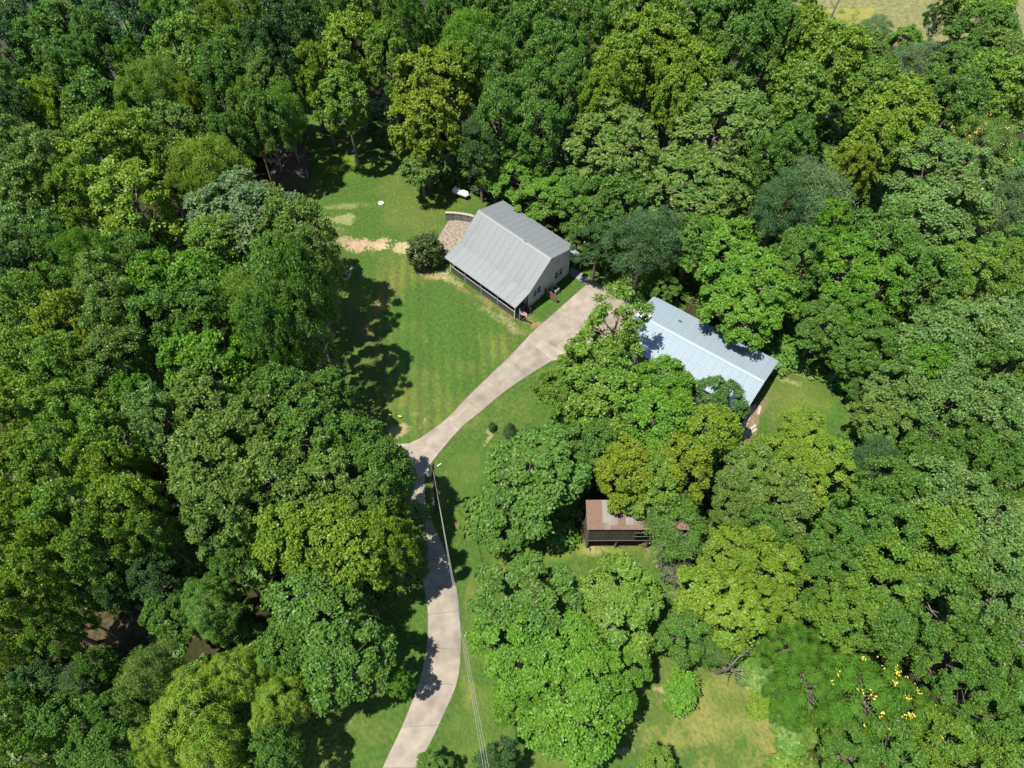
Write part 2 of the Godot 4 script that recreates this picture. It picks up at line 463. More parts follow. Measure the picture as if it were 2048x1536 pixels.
func ground() -> void:
	lawn_mask.resize(GN * GN)
	for p in lawn_polys():
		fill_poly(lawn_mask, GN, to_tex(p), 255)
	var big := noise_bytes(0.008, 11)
	var mid := noise_bytes(0.035, 12)
	var fine := noise_bytes(0.21, 13, 3)
	var px := PackedFloat32Array()
	px.resize(GN * GN * 3)
	for y in GN:
		for x in GN:
			var at := y * GN + x
			var b := big[at] / 255.0 - 0.5
			var m := mid[at] / 255.0 - 0.5
			var f := fine[at] / 255.0 - 0.5
			var sx := clampi(x + int(m * 26.0 + f * 8.0), 0, GN - 1)
			var sy := clampi(y + int(b * 30.0 - f * 8.0), 0, GN - 1)
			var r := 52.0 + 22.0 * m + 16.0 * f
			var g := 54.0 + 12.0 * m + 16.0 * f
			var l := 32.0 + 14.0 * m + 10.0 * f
			if lawn_mask[sy * GN + sx]:
				var dry := clampf(0.08 + 0.8 * b + 0.7 * m, 0.0, 0.5)
				r = 66.0 + 44.0 * dry + 24.0 * f
				g = 93.0 + 18.0 * dry + 24.0 * f
				l = 40.0 + 20.0 * dry + 15.0 * f
			px[at * 3] = r; px[at * 3 + 1] = g; px[at * 3 + 2] = l
	# bare soil, gravel, worn tracks, dry and lush grass: centre x, z, half-widths, turn, colour (sRGB), how much
	for e in [
		[-18.6, -67.0, 2.77, 1.45, 0.00, 160, 139, 114, 0.95, 3.0],
		[-22.2, -67.9, 2.26, 0.83, 0.20, 160, 139, 114, 0.70, 2.0],
		[-24.7, -69.3, 2.67, 1.21, 0.10, 160, 139, 114, 0.55, 2.0],
		[-22.7, -71.9, 1.49, 0.96, 0.00, 182, 166, 138, 0.50, 2.0],
		[-26.0, -71.7, 2.03, 0.96, 0.00, 128, 122, 72, 0.60, 1.5],
		[-23.0, -74.4, 3.44, 0.59, -0.10, 182, 166, 138, 0.35, 2.0],
		[-14.7, -66.4, 2.89, 1.08, 0.15, 182, 166, 138, 0.75, 2.0],
		[-12.0, -64.8, 1.56, 1.42, 0.30, 182, 166, 138, 0.80, 2.0],
		[-15.0, -62.1, 2.18, 3.43, 0.50, 122, 106, 66, 0.70, 1.2],
		[-16.4, -57.6, 1.12, 3.57, 0.35, 122, 106, 66, 0.75, 1.5],
		[-17.2, -54.4, 0.85, 2.34, 0.20, 122, 106, 66, 0.50, 1.5],
		[-21.3, -61.9, 0.58, 1.37, 0.30, 182, 166, 138, 0.85, 2.0],
		[-21.8, -60.0, 0.89, 0.84, 0.00, 160, 139, 114, 0.40, 2.0],
		[-10.8, -62.1, 2.18, 1.20, 0.10, 160, 139, 114, 0.70, 2.0],
		[-7.6, -60.9, 1.40, 0.68, 0.60, 182, 166, 138, 0.50, 2.0],
		[-3.5, -57.4, 4.85, 0.49, 0.62, 142, 112, 86, 0.55, 2.0],
		[-2.4, -55.3, 4.30, 0.63, 0.62, 182, 166, 138, 0.40, 2.0],
		[2.3, -54.4, 1.47, 1.01, 0.60, 142, 112, 86, 0.70, 2.0],
		[2.8, -53.6, 0.97, 0.77, 0.50, 142, 112, 86, 0.60, 2.0],
		[1.0, -52.8, 1.57, 0.69, 0.30, 160, 139, 114, 0.40, 2.0],
		[-12.7, -38.8, 1.43, 0.76, -0.20, 160, 139, 114, 0.75, 2.0],
		[-13.6, -38.2, 1.31, 0.31, 0.00, 160, 139, 114, 0.50, 2.0],
		[-9.9, -39.9, 0.28, 1.03, 0.50, 160, 139, 114, 0.60, 2.0],
		[-10.8, -41.1, 0.67, 0.39, 0.00, 160, 139, 114, 0.35, 2.0],
		[-2.7, -37.7, 0.22, 1.12, 0.55, 182, 166, 138, 0.50, 2.0],
		[-2.4, -38.8, 0.44, 0.32, 0.00, 160, 139, 114, 0.70, 2.0],
		[-4.5, -28.1, 1.53, 0.65, -0.20, 142, 112, 86, 0.75, 2.0],
		[-1.7, -27.7, 1.52, 0.75, 0.00, 112, 122, 58, 0.60, 1.0],
		[10.3, -25.3, 4.98, 0.83, 0.00, 112, 122, 58, 0.80, 1.2],
		[8.3, -25.2, 1.09, 0.41, 0.00, 160, 139, 114, 0.50, 2.0],
		[14.5, -23.9, 0.69, 0.40, 0.00, 160, 139, 114, 0.70, 2.0],
		[13.2, -24.8, 0.50, 1.23, 0.30, 160, 139, 114, 0.30, 2.0],
		[3.3, -25.5, 5.98, 1.35, 0.00, 112, 122, 58, 0.50, 1.0],
		[18.6, -9.8, 6.56, 4.80, 0.00, 118, 122, 66, 0.75, 1.2],
		[22.0, -8.2, 1.12, 2.33, 0.00, 128, 122, 72, 0.55, 1.3],
		[14.5, -8.6, 4.33, 2.35, 0.00, 128, 122, 72, 0.30, 1.0],
		[4.1, -7.0, 3.84, 1.14, 0.00, 112, 122, 58, 0.60, 1.0],
		[8.0, -7.4, 1.28, 0.31, 0.00, 160, 139, 114, 0.75, 2.0],
		[9.3, -7.4, 1.03, 0.31, 0.00, 160, 139, 114, 0.75, 2.0],
		[13.2, -12.3, 0.72, 0.29, 0.00, 160, 139, 114, 0.70, 2.0],
		[14.0, -11.0, 0.44, 0.20, 0.00, 160, 139, 114, 0.60, 2.0],
		[-4.1, -14.3, 0.64, 3.90, 0.00, 128, 122, 72, 0.35, 1.0],
		[-2.8, -9.4, 2.61, 3.17, 0.00, 112, 122, 58, 0.45, 1.0],
		[-4.0, -20.2, 0.57, 2.86, 0.00, 128, 122, 72, 0.40, 1.2],
		[17.0, -21.9, 1.26, 2.45, 0.00, 112, 122, 58, 0.60, 1.0],
		[15.7, -21.0, 0.58, 0.24, 0.00, 160, 139, 114, 0.40, 2.0],
		[32.0, -45.4, 1.38, 0.42, 0.40, 160, 139, 114, 0.60, 2.0],
		[32.9, -46.6, 0.81, 0.28, 0.40, 160, 139, 114, 0.40, 2.0],
		[26.3, -39.6, 0.72, 2.81, 0.50, 128, 108, 90, 0.85, 2.0],
		[28.6, -42.8, 0.45, 2.68, 0.55, 128, 108, 90, 0.50, 2.0],
		[32.6, -42.8, 3.39, 2.68, 0.00, 112, 122, 58, 0.50, 1.0],
		[22.6, -17.0, 1.40, 0.63, 0.30, 160, 139, 114, 0.80, 2.0],
		[21.4, -15.7, 0.64, 0.88, 0.00, 160, 139, 114, 0.70, 2.0],
		[-37.1, -17.4, 3.27, 2.28, 0.00, 96, 82, 66, 0.80, 2.0],
		[-36.8, -14.3, 2.28, 1.73, 0.00, 96, 82, 66, 0.60, 2.0],
		[-42.1, -22.7, 1.46, 0.99, 0.00, 96, 82, 66, 0.50, 2.0],
		[-19.1, -10.6, 1.76, 0.81, 0.00, 142, 112, 86, 0.40, 1.5],
		[-16.0, -20.7, 2.40, 0.96, 0.00, 112, 122, 58, 0.40, 1.0],
		[-17.0, -13.9, 2.72, 1.29, 0.00, 160, 139, 114, 0.35, 1.5],
		[-10.7, -20.2, 1.43, 0.95, 0.00, 112, 122, 58, 0.70, 1.0],
		[-12.5, -19.5, 1.43, 0.42, 0.00, 160, 139, 114, 0.40, 2.0],
		[-10.8, -21.2, 0.67, 0.29, 0.00, 142, 112, 86, 0.60, 2.0],
		[-23.4, -82.9, 4.33, 3.26, 0.00, 92, 116, 34, 0.60, 1.0],
		[-24.1, -88.5, 2.97, 2.31, 0.00, 128, 122, 72, 0.50, 1.4],
		[-21.0, -84.2, 1.89, 0.66, 0.00, 160, 139, 114, 0.35, 2.0],
		[-27.7, -82.9, 2.16, 5.44, 0.00, 92, 116, 34, 0.60, 1.0],
		[-28.3, -77.6, 2.10, 3.08, 0.00, 128, 122, 72, 0.35, 1.2],
		[-10.0, -75.6, 5.55, 3.01, 0.00, 84, 104, 36, 0.50, 1.0],
		[-12.5, -72.6, 4.09, 2.33, 0.00, 122, 106, 66, 0.25, 1.0],
		[-20.4, -54.4, 2.44, 3.90, 0.00, 96, 82, 66, 0.40, 1.2],
		[-17.4, -49.8, 2.37, 4.41, 0.00, 96, 82, 66, 0.35, 1.2],
		[-22.1, -45.6, 2.31, 4.17, 0.00, 96, 82, 66, 0.50, 1.2],
		[-16.2, -61.7, 1.92, 3.93, 0.60, 62, 96, 34, 0.50, 1.2],
		[37.6, -40.2, 2.22, 1.81, 0.00, 60, 100, 40, 0.60, 1.3],
		[10.1, -63.0, 3.22, 1.04, 0.65, 98, 112, 50, 0.50, 1.2],
		[11.9, -61.2, 1.53, 0.42, 0.65, 182, 166, 138, 0.35, 2.0],
		[3.5, -56.8, 1.61, 2.41, 0.60, 62, 96, 34, 0.60, 1.2],
		[7.4, -48.4, 5.29, 1.44, -0.60, 122, 106, 66, 0.25, 1.0],
		[-7.5, -31.4, 0.83, 2.27, 0.00, 160, 139, 114, 0.25, 1.5],
		[-8.2, -31.4, 0.31, 0.57, 0.00, 160, 139, 114, 0.50, 2.0],
		[-5.0, -34.0, 1.59, 2.95, 0.00, 112, 122, 58, 0.30, 1.0],
		[66.2, -122.5, 13.13, 6.41, 0.00, 136, 134, 72, 0.90, 2.0]
	]:
		var c := Vector2((float(e[0]) - GX) * GS, (float(e[1]) - GZ) * GS)
		var rx: float = e[2] * GS
		var rz: float = e[3] * GS
		var reach := int(maxf(rx, rz) * 1.3) + 2
		var cs := cos(float(e[4])); var sn := sin(float(e[4]))
		for y in range(maxi(0, int(c.y) - reach), mini(GN, int(c.y) + reach)):
			for x in range(maxi(0, int(c.x) - reach), mini(GN, int(c.x) + reach)):
				var dx := x - c.x; var dz := y - c.y
				var u := (dx * cs + dz * sn) / rx
				var w := (-dx * sn + dz * cs) / rz
				var at := y * GN + x
				var d := u * u + w * w + (mid[at] / 255.0 - 0.5) * 3.0 + (fine[at] / 255.0 - 0.5) * 2.6
				var k := clampf((1.0 - d) * float(e[9]), 0.0, 1.0) * float(e[8])
				if k > 0.0:
					var f := 1.0 + 0.3 * (fine[at] / 255.0 - 0.5)
					px[at * 3] = lerpf(px[at * 3], float(e[5]) * f, k)
					px[at * 3 + 1] = lerpf(px[at * 3 + 1], float(e[6]) * f, k)
					px[at * 3 + 2] = lerpf(px[at * 3 + 2], float(e[7]) * f, k)
	# mowing stripes over the main lawn
	var stripes := to_tex(PackedVector2Array([Vector2(-14.70, -66.10), Vector2(-7.89, -60.87), Vector2(2.19, -53.61), Vector2(-1.40, -47.32), Vector2(-5.32, -42.84), Vector2(-10.04, -37.68), Vector2(-16.59, -37.68), Vector2(-19.81, -49.84), Vector2(-17.88, -59.20)]))
	var band := PackedByteArray()
	band.resize(GN * GN)
	fill_poly(band, GN, stripes, 1)
	for at in GN * GN:
		if band[at] and lawn_mask[at]:
			var x := (at % GN) / GS + GX
			var z := (at / GN) / GS + GZ
			var k := 1.0 + 0.13 * (big[at] / 255.0) * (mid[at] / 255.0 + 0.2) * sin((x - 0.08 * z) * TAU / 1.35) + 0.02 * sin((x - 0.08 * z) * TAU / 5.3)
			px[at * 3] *= lerpf(1.0, k, 0.6)
			px[at * 3 + 1] *= k
	var bytes := PackedByteArray()
	bytes.resize(GN * GN * 3)
	for k in GN * GN * 3:
		bytes[k] = clampi(int(px[k]), 0, 255)
	var im := Image.create_from_data(GN, GN, false, Image.FORMAT_RGB8, bytes)
	var bump := FastNoiseLite.new()
	bump.seed = 21
	bump.frequency = 0.3
	var bi := bump.get_image(GN, GN)
	bi.convert(Image.FORMAT_RGBA8)
	bi.bump_map_to_normal_map(3.0)
	var m := StandardMaterial3D.new()
	m.albedo_texture = ImageTexture.create_from_image(im)
	m.albedo_color = lin(0.78, 0.76, 0.78)
	m.roughness = 0.95
	m.metallic_specular = 0.2
	m.normal_enabled = true
	m.normal_texture = ImageTexture.create_from_image(bi)
	m.normal_scale = 0.5
	var field := mat(0.165, 0.17, 0.06, 0.95, 0.0, grain(512, 0.03, 31, 0.7, 1.0), 0.06)
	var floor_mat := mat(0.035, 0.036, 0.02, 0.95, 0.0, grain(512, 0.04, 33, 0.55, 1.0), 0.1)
	# one sheet out to the horizon: the clearing in the middle, woodland floor round it, the hay field behind
	var me := ArrayMesh.new()
	var x0 := GX; var x1 := GX + GN / GS; var z0 := GZ; var z1 := GZ + GN / GS
	sheet(me, [[x0, z0, x1, z1]], m, true)
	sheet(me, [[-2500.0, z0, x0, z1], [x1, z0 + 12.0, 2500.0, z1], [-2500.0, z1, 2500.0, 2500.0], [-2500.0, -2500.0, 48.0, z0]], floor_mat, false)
	sheet(me, [[48.0, -2500.0, 2500.0, z0], [x1, z0, 2500.0, z0 + 12.0]], field, false)
	var o := MeshInstance3D.new()
	o.name = "ground"
	o.mesh = me
	o.set_meta("kind", "structure")
	add_child(o)

func sheet(me: ArrayMesh, rects: Array, m: Material, with_uv: bool) -> void:
	var v := PackedVector3Array(); var n := PackedVector3Array(); var uv := PackedVector2Array(); var tg := PackedFloat32Array(); var ix := PackedInt32Array()
	for r in rects:
		var k := v.size()
		for q in [[0, 1], [2, 1], [2, 3], [0, 3]]:
			v.append(Vector3(r[q[0]], 0, r[q[1]]))
			n.append(Vector3.UP)
			uv.append(Vector2(1.0 if q[0] == 2 else 0.0, 1.0 if q[1] == 3 else 0.0))
			tg.append_array(PackedFloat32Array([1, 0, 0, 1]))
		ix.append_array(PackedInt32Array([k, k + 1, k + 2, k, k + 2, k + 3]))
	var a := []
	a.resize(Mesh.ARRAY_MAX)
	a[Mesh.ARRAY_VERTEX] = v; a[Mesh.ARRAY_NORMAL] = n; a[Mesh.ARRAY_INDEX] = ix; a[Mesh.ARRAY_TEX_UV] = uv
	var cols := PackedColorArray()
	cols.resize(v.size())
	cols.fill(Color.WHITE)
	a[Mesh.ARRAY_COLOR] = cols
	me.add_surface_from_arrays(Mesh.PRIMITIVE_TRIANGLES, a)
	me.surface_set_material(me.get_surface_count() - 1, m)

func inset(poly: PackedVector2Array, by: float) -> PackedVector2Array:
	var o := Geometry2D.offset_polygon(poly, -by, Geometry2D.JOIN_MITER)
	return o[0] if o.size() else poly

func driveway() -> void:
	var bed := Node3D.new()
	bed.name = "driveway"
	bed.set_meta("kind", "structure")
	add_child(bed)
	rng.seed = 5
	var wear := FastNoiseLite.new()
	wear.seed = 61
	wear.frequency = 0.16
	for p in [
		PackedVector2Array([Vector2(-12.85, -0.94), Vector2(-12.22, -2.67), Vector2(-11.56, -4.47), Vector2(-10.95, -6.06), Vector2(-7.87, -6.06), Vector2(-8.45, -4.45), Vector2(-9.05, -2.67), Vector2(-9.63, -0.94)]),
		PackedVector2Array([Vector2(-10.95, -6.06), Vector2(-10.46, -7.24), Vector2(-10.03, -8.18), Vector2(-9.61, -9.17), Vector2(-6.36, -9.37), Vector2(-6.84, -8.35), Vector2(-7.34, -7.31), Vector2(-7.87, -6.06)]),
		PackedVector2Array([Vector2(-9.61, -9.17), Vector2(-9.16, -10.37), Vector2(-8.72, -11.64), Vector2(-8.36, -12.85), Vector2(-4.98, -12.63), Vector2(-5.36, -11.57), Vector2(-5.85, -10.47), Vector2(-6.36, -9.37)]),
		PackedVector2Array([Vector2(-8.36, -12.85), Vector2(-8.12, -13.91), Vector2(-7.97, -14.89), Vector2(-7.88, -15.87), Vector2(-4.69, -15.65), Vector2(-4.71, -14.62), Vector2(-4.78, -13.64), Vector2(-4.98, -12.63)]),
		PackedVector2Array([Vector2(-7.88, -15.87), Vector2(-7.85, -16.88), Vector2(-7.88, -17.87), Vector2(-7.96, -18.83), Vector2(-4.98, -19.20), Vector2(-4.85, -18.08), Vector2(-4.74, -16.83), Vector2(-4.69, -15.65)]),
		PackedVector2Array([Vector2(-7.96, -18.83), Vector2(-8.09, -19.71), Vector2(-8.27, -20.54), Vector2(-8.49, -21.40), Vector2(-5.41, -21.60), Vector2(-5.23, -20.83), Vector2(-5.10, -20.09), Vector2(-4.98, -19.20)]),
		PackedVector2Array([Vector2(-8.49, -21.40), Vector2(-8.76, -22.31), Vector2(-9.08, -23.24), Vector2(-9.47, -24.18), Vector2(-6.27, -24.18), Vector2(-5.94, -23.31), Vector2(-5.65, -22.44), Vector2(-5.41, -21.60)]),
		PackedVector2Array([Vector2(-9.47, -24.18), Vector2(-9.98, -25.13), Vector2(-10.57, -26.08), Vector2(-11.15, -27.04), Vector2(-7.46, -26.88), Vector2(-7.03, -25.96), Vector2(-6.63, -25.06), Vector2(-6.27, -24.18)]),
		PackedVector2Array([Vector2(-11.15, -27.04), Vector2(-11.70, -28.03), Vector2(-12.24, -29.04), Vector2(-12.69, -30.03), Vector2(-8.87, -29.92), Vector2(-8.46, -28.88), Vector2(-7.95, -27.86), Vector2(-7.46, -26.88)]),
		PackedVector2Array([Vector2(-12.69, -30.03), Vector2(-13.02, -30.99), Vector2(-13.25, -31.92), Vector2(-13.49, -32.87), Vector2(-9.24, -33.16), Vector2(-9.16, -32.06), Vector2(-9.07, -30.98), Vector2(-8.87, -29.92)]),
		PackedVector2Array([Vector2(-13.49, -32.87), Vector2(-13.35, -35.23), Vector2(-12.18, -37.18), Vector2(-11.21, -37.24), Vector2(-10.08, -37.86), Vector2(-7.94, -35.96), Vector2(-8.47, -35.11), Vector2(-9.09, -34.04), Vector2(-9.24, -33.16)]),
		PackedVector2Array([Vector2(-14.28, -38.05), Vector2(-12.74, -37.31), Vector2(-12.18, -37.18), Vector2(-13.35, -35.23), Vector2(-13.49, -32.87), Vector2(-17.26, -34.34), Vector2(-18.19, -37.37), Vector2(-16.65, -38.18)]),
		PackedVector2Array([Vector2(-10.08, -37.86), Vector2(-9.12, -38.68), Vector2(-8.16, -39.51), Vector2(-7.29, -40.34), Vector2(-5.73, -39.06), Vector2(-6.48, -38.08), Vector2(-7.21, -37.01), Vector2(-7.94, -35.96)]),
		PackedVector2Array([Vector2(-7.29, -40.34), Vector2(-6.58, -41.18), Vector2(-5.97, -42.02), Vector2(-5.32, -42.90), Vector2(-3.47, -41.32), Vector2(-4.24, -40.59), Vector2(-4.99, -39.87), Vector2(-5.73, -39.06)]),
		PackedVector2Array([Vector2(-5.32, -42.90), Vector2(-4.56, -43.83), Vector2(-3.76, -44.80), Vector2(-2.94, -45.77), Vector2(-1.08, -43.71), Vector2(-1.91, -42.91), Vector2(-2.70, -42.11), Vector2(-3.47, -41.32)]),
		PackedVector2Array([Vector2(-2.94, -45.77), Vector2(-2.12, -46.74), Vector2(-1.28, -47.71), Vector2(-0.47, -48.68), Vector2(1.73, -46.05), Vector2(0.77, -45.28), Vector2(-0.18, -44.50), Vector2(-1.08, -43.71)]),
		PackedVector2Array([Vector2(-0.47, -48.68), Vector2(0.27, -49.62), Vector2(0.97, -50.54), Vector2(1.68, -51.48), Vector2(4.69, -48.25), Vector2(3.70, -47.51), Vector2(2.71, -46.79), Vector2(1.73, -46.05)]),
		PackedVector2Array([Vector2(1.68, -51.48), Vector2(2.35, -52.38), Vector2(5.00, -50.36), Vector2(7.42, -48.68), Vector2(4.69, -48.25)]),
		PackedVector2Array([Vector2(2.35, -52.38), Vector2(6.06, -56.43), Vector2(9.02, -53.99), Vector2(5.00, -50.36)]),
		PackedVector2Array([Vector2(6.06, -56.43), Vector2(10.11, -60.87), Vector2(12.99, -58.70), Vector2(9.02, -53.99)]),
		PackedVector2Array([Vector2(5.00, -50.36), Vector2(9.02, -53.99), Vector2(11.85, -51.18), Vector2(7.42, -48.68)]),
		PackedVector2Array([Vector2(9.02, -53.99), Vector2(12.99, -58.70), Vector2(16.30, -56.11), Vector2(11.85, -51.18)])
	]:
		var g := Geo.new()
		var k := rng.randf_range(0.9, 1.04)
		g.tint = Color(k, k * rng.randf_range(0.97, 1.0), k * rng.randf_range(0.94, 1.0))
		var q := inset(p, 0.012)
		g.prism(q, -0.1, 0.046 if p.size() == 4 or p.size() == 8 else 0.05)
		if p.size() == 4 or p.size() == 8:   # the worn top: paler wheel tracks, darker middle, stains
			var base := g.tint
			q = p
			if p.size() == 4 and p[0].distance_to(p[1]) < p[1].distance_to(p[2]): q = PackedVector2Array([p[1], p[2], p[3], p[0]])
			var half := q.size() / 2
			var grid := []
			for y in 13:
				for x in 17:
					var row := minf(y / 12.0 * (half - 1), half - 1.001)
					var r0 := int(row)
					var left := q[r0].lerp(q[r0 + 1], row - r0)
					var right := q[q.size() - 1 - r0].lerp(q[q.size() - 2 - r0], row - r0)
					var u := lerpf(0.003, 0.997, x / 16.0)
					var pt := left.lerp(right, u)
					if y == 0 or y == 12: pt += (q[half - 1 if y == 0 else half - 2].lerp(q[half if y == 0 else half + 1], u) - q[0 if y == 0 else 1].lerp(q[-1 if y == 0 else -2], u)).normalized() * (0.012 if y == 0 else -0.012)
					var track := exp(-pow((u - 0.28) / 0.1, 2)) + exp(-pow((u - 0.72) / 0.1, 2))
					var stain := maxf(0.0, wear.get_noise_2d(pt.x * 1.0, pt.y * 1.0)) * 0.5 + maxf(0.0, wear.get_noise_2d(pt.x * 5.0 + 90.0, pt.y * 5.0)) * 0.22
					var kk := 0.97 + 0.05 * track - stain - (0.07 if x == 0 or x == 16 else 0.0)
					grid.append([Vector3(pt.x, 0.05, pt.y), Color(base.r * kk, base.g * kk * 0.995, base.b * kk * 0.985)])
			for y in 12:
				for x in 16:
					var four := [grid[y * 17 + x], grid[y * 17 + x + 1], grid[y * 17 + x + 18], grid[y * 17 + x + 17]]
					var k0 := g.v.size()
					for f in four:
						g.v.append(f[0]); g.n.append(Vector3.UP); g.c.append(f[1])
					var turn := (Vector2(four[1][0].x, four[1][0].z) - Vector2(four[0][0].x, four[0][0].z)).cross(Vector2(four[2][0].x, four[2][0].z) - Vector2(four[0][0].x, four[0][0].z)) > 0.0
					if turn: g.i.append_array(PackedInt32Array([k0, k0 + 1, k0 + 2, k0, k0 + 2, k0 + 3]))
					else: g.i.append_array(PackedInt32Array([k0, k0 + 2, k0 + 1, k0, k0 + 3, k0 + 2]))
		part("slab", g, M.concrete, bed)
		drive_edges.append(p)


# ---------------------------------------------------------------- buildings
# a ribbed metal panel from a to b (along the slope), width w to the side
func roof_panel(a: Vector3, down: Vector3, side: Vector3, w: float, ribs: int, high: float, tint: Color) -> Geo:
	var g := Geo.new()
	g.tint = tint
	var up := side.cross(down).normalized()
	if up.y < 0: up = -up
	var s := side.normalized()
	var rim := 0.015
	var pts := [[0.0, 0.0]]
	var step := w / ribs
	for k in ribs:
		var c := (k + 0.5) * step
		pts.append([c - 0.04, 0.0]); pts.append([c - 0.018, high]); pts.append([c + 0.018, high]); pts.append([c + 0.04, 0.0])
	pts.append([w, 0.0])
	var flip := s.cross(down).dot(up) > 0
	for k in pts.size() - 1:
		var kk := 0.9 if (k == 0 or k == pts.size() - 2) and high == 0.03 else 1.0 + rng.randf_range(-0.05, 0.05)
		g.tint = Color(tint.r * kk, tint.g * kk, tint.b * kk)
		var p: Vector3 = a + s * float(pts[k][0]) + up * float(pts[k][1])
		var q: Vector3 = a + s * float(pts[k + 1][0]) + up * float(pts[k + 1][1])
		for e in 5:
			var w0 := down * (e / 5.0)
			var w1 := down * ((e + 1) / 5.0)
			var mid := p + w0
			var k2 := kk * (1.0 + 0.09 * grime.get_noise_3d(mid.x * 5.0 + float(a.y), mid.z * 1.2, mid.y * 1.2))
			g.tint = Color(tint.r * k2, tint.g * k2, tint.b * k2)
			if flip: g.quad(p + w0, q + w0, q + w1, p + w1)
			else: g.quad(q + w0, p + w0, p + w1, q + w1)
	var lo := up * -rim
	var corners := [a, a + s * w, a + s * w + down, a + down]
	for k in 4:
		var p: Vector3 = corners[k]
		var q: Vector3 = corners[(k + 1) % 4]
		if flip: g.quad(q, p, p + lo, q + lo)
		else: g.quad(p, q, q + lo, p + lo)
	return g

func slope(parent: Node, called: String, from: Vector3, down: Vector3, side: Vector3, panels: int, ribs: int, high: float, m: Material, vary: float) -> void:
	var w := side.length() / panels
	for k in panels:
		var t := 1.0 + rng.randf_range(-vary, vary)
		var lap := rng.randf_range(0.45, 0.6)
		for q in 2:
			var t2 := t + rng.randf_range(-vary, vary) * 0.5
			var g := roof_panel(from + side.normalized() * (k * w + 0.004) + down * lap * q - Vector3(0, 0.006 * q, 0), down * (lap if q == 0 else 1.0 - lap), side, w - 0.008, ribs, high, Color(t2, t2, t2 * 1.01))
			part(called, g, m, parent)

func window(parent: Node, at: Vector3, out: Vector3, w: float, h: float, split := true) -> void:
	var s := Vector3.UP.cross(out).normalized()
	var f := Geo.new()
	var b := Transform3D(Basis(s, Vector3.UP, out), at)
	f.box(Vector3(-w / 2 - 0.07, h / 2, -0.02), Vector3(w / 2 + 0.07, h / 2 + 0.09, 0.06), b)
	f.box(Vector3(-w / 2 - 0.07, -h / 2 - 0.08, -0.02), Vector3(w / 2 + 0.07, -h / 2, 0.08), b)
	f.box(Vector3(-w / 2 - 0.07, -h / 2, -0.02), Vector3(-w / 2, h / 2, 0.05), b)
	f.box(Vector3(w / 2, -h / 2, -0.02), Vector3(w / 2 + 0.07, h / 2, 0.05), b)
	if split:
		f.box(Vector3(-w / 2, -0.03, -0.02), Vector3(w / 2, 0.03, 0.04), b)
	var wf := part("window", f, M.trim, parent)
	for q in (2 if split else 1):
		var p := Geo.new()
		var y0 := -h / 2 if q == 0 else 0.03
		var y1 := (-0.03 if split else h / 2) if q == 0 else h / 2
		p.box(Vector3(-w / 2, y0, -0.02), Vector3(w / 2, y1, 0.012), b)
		part("pane", p, M.pane, wf)

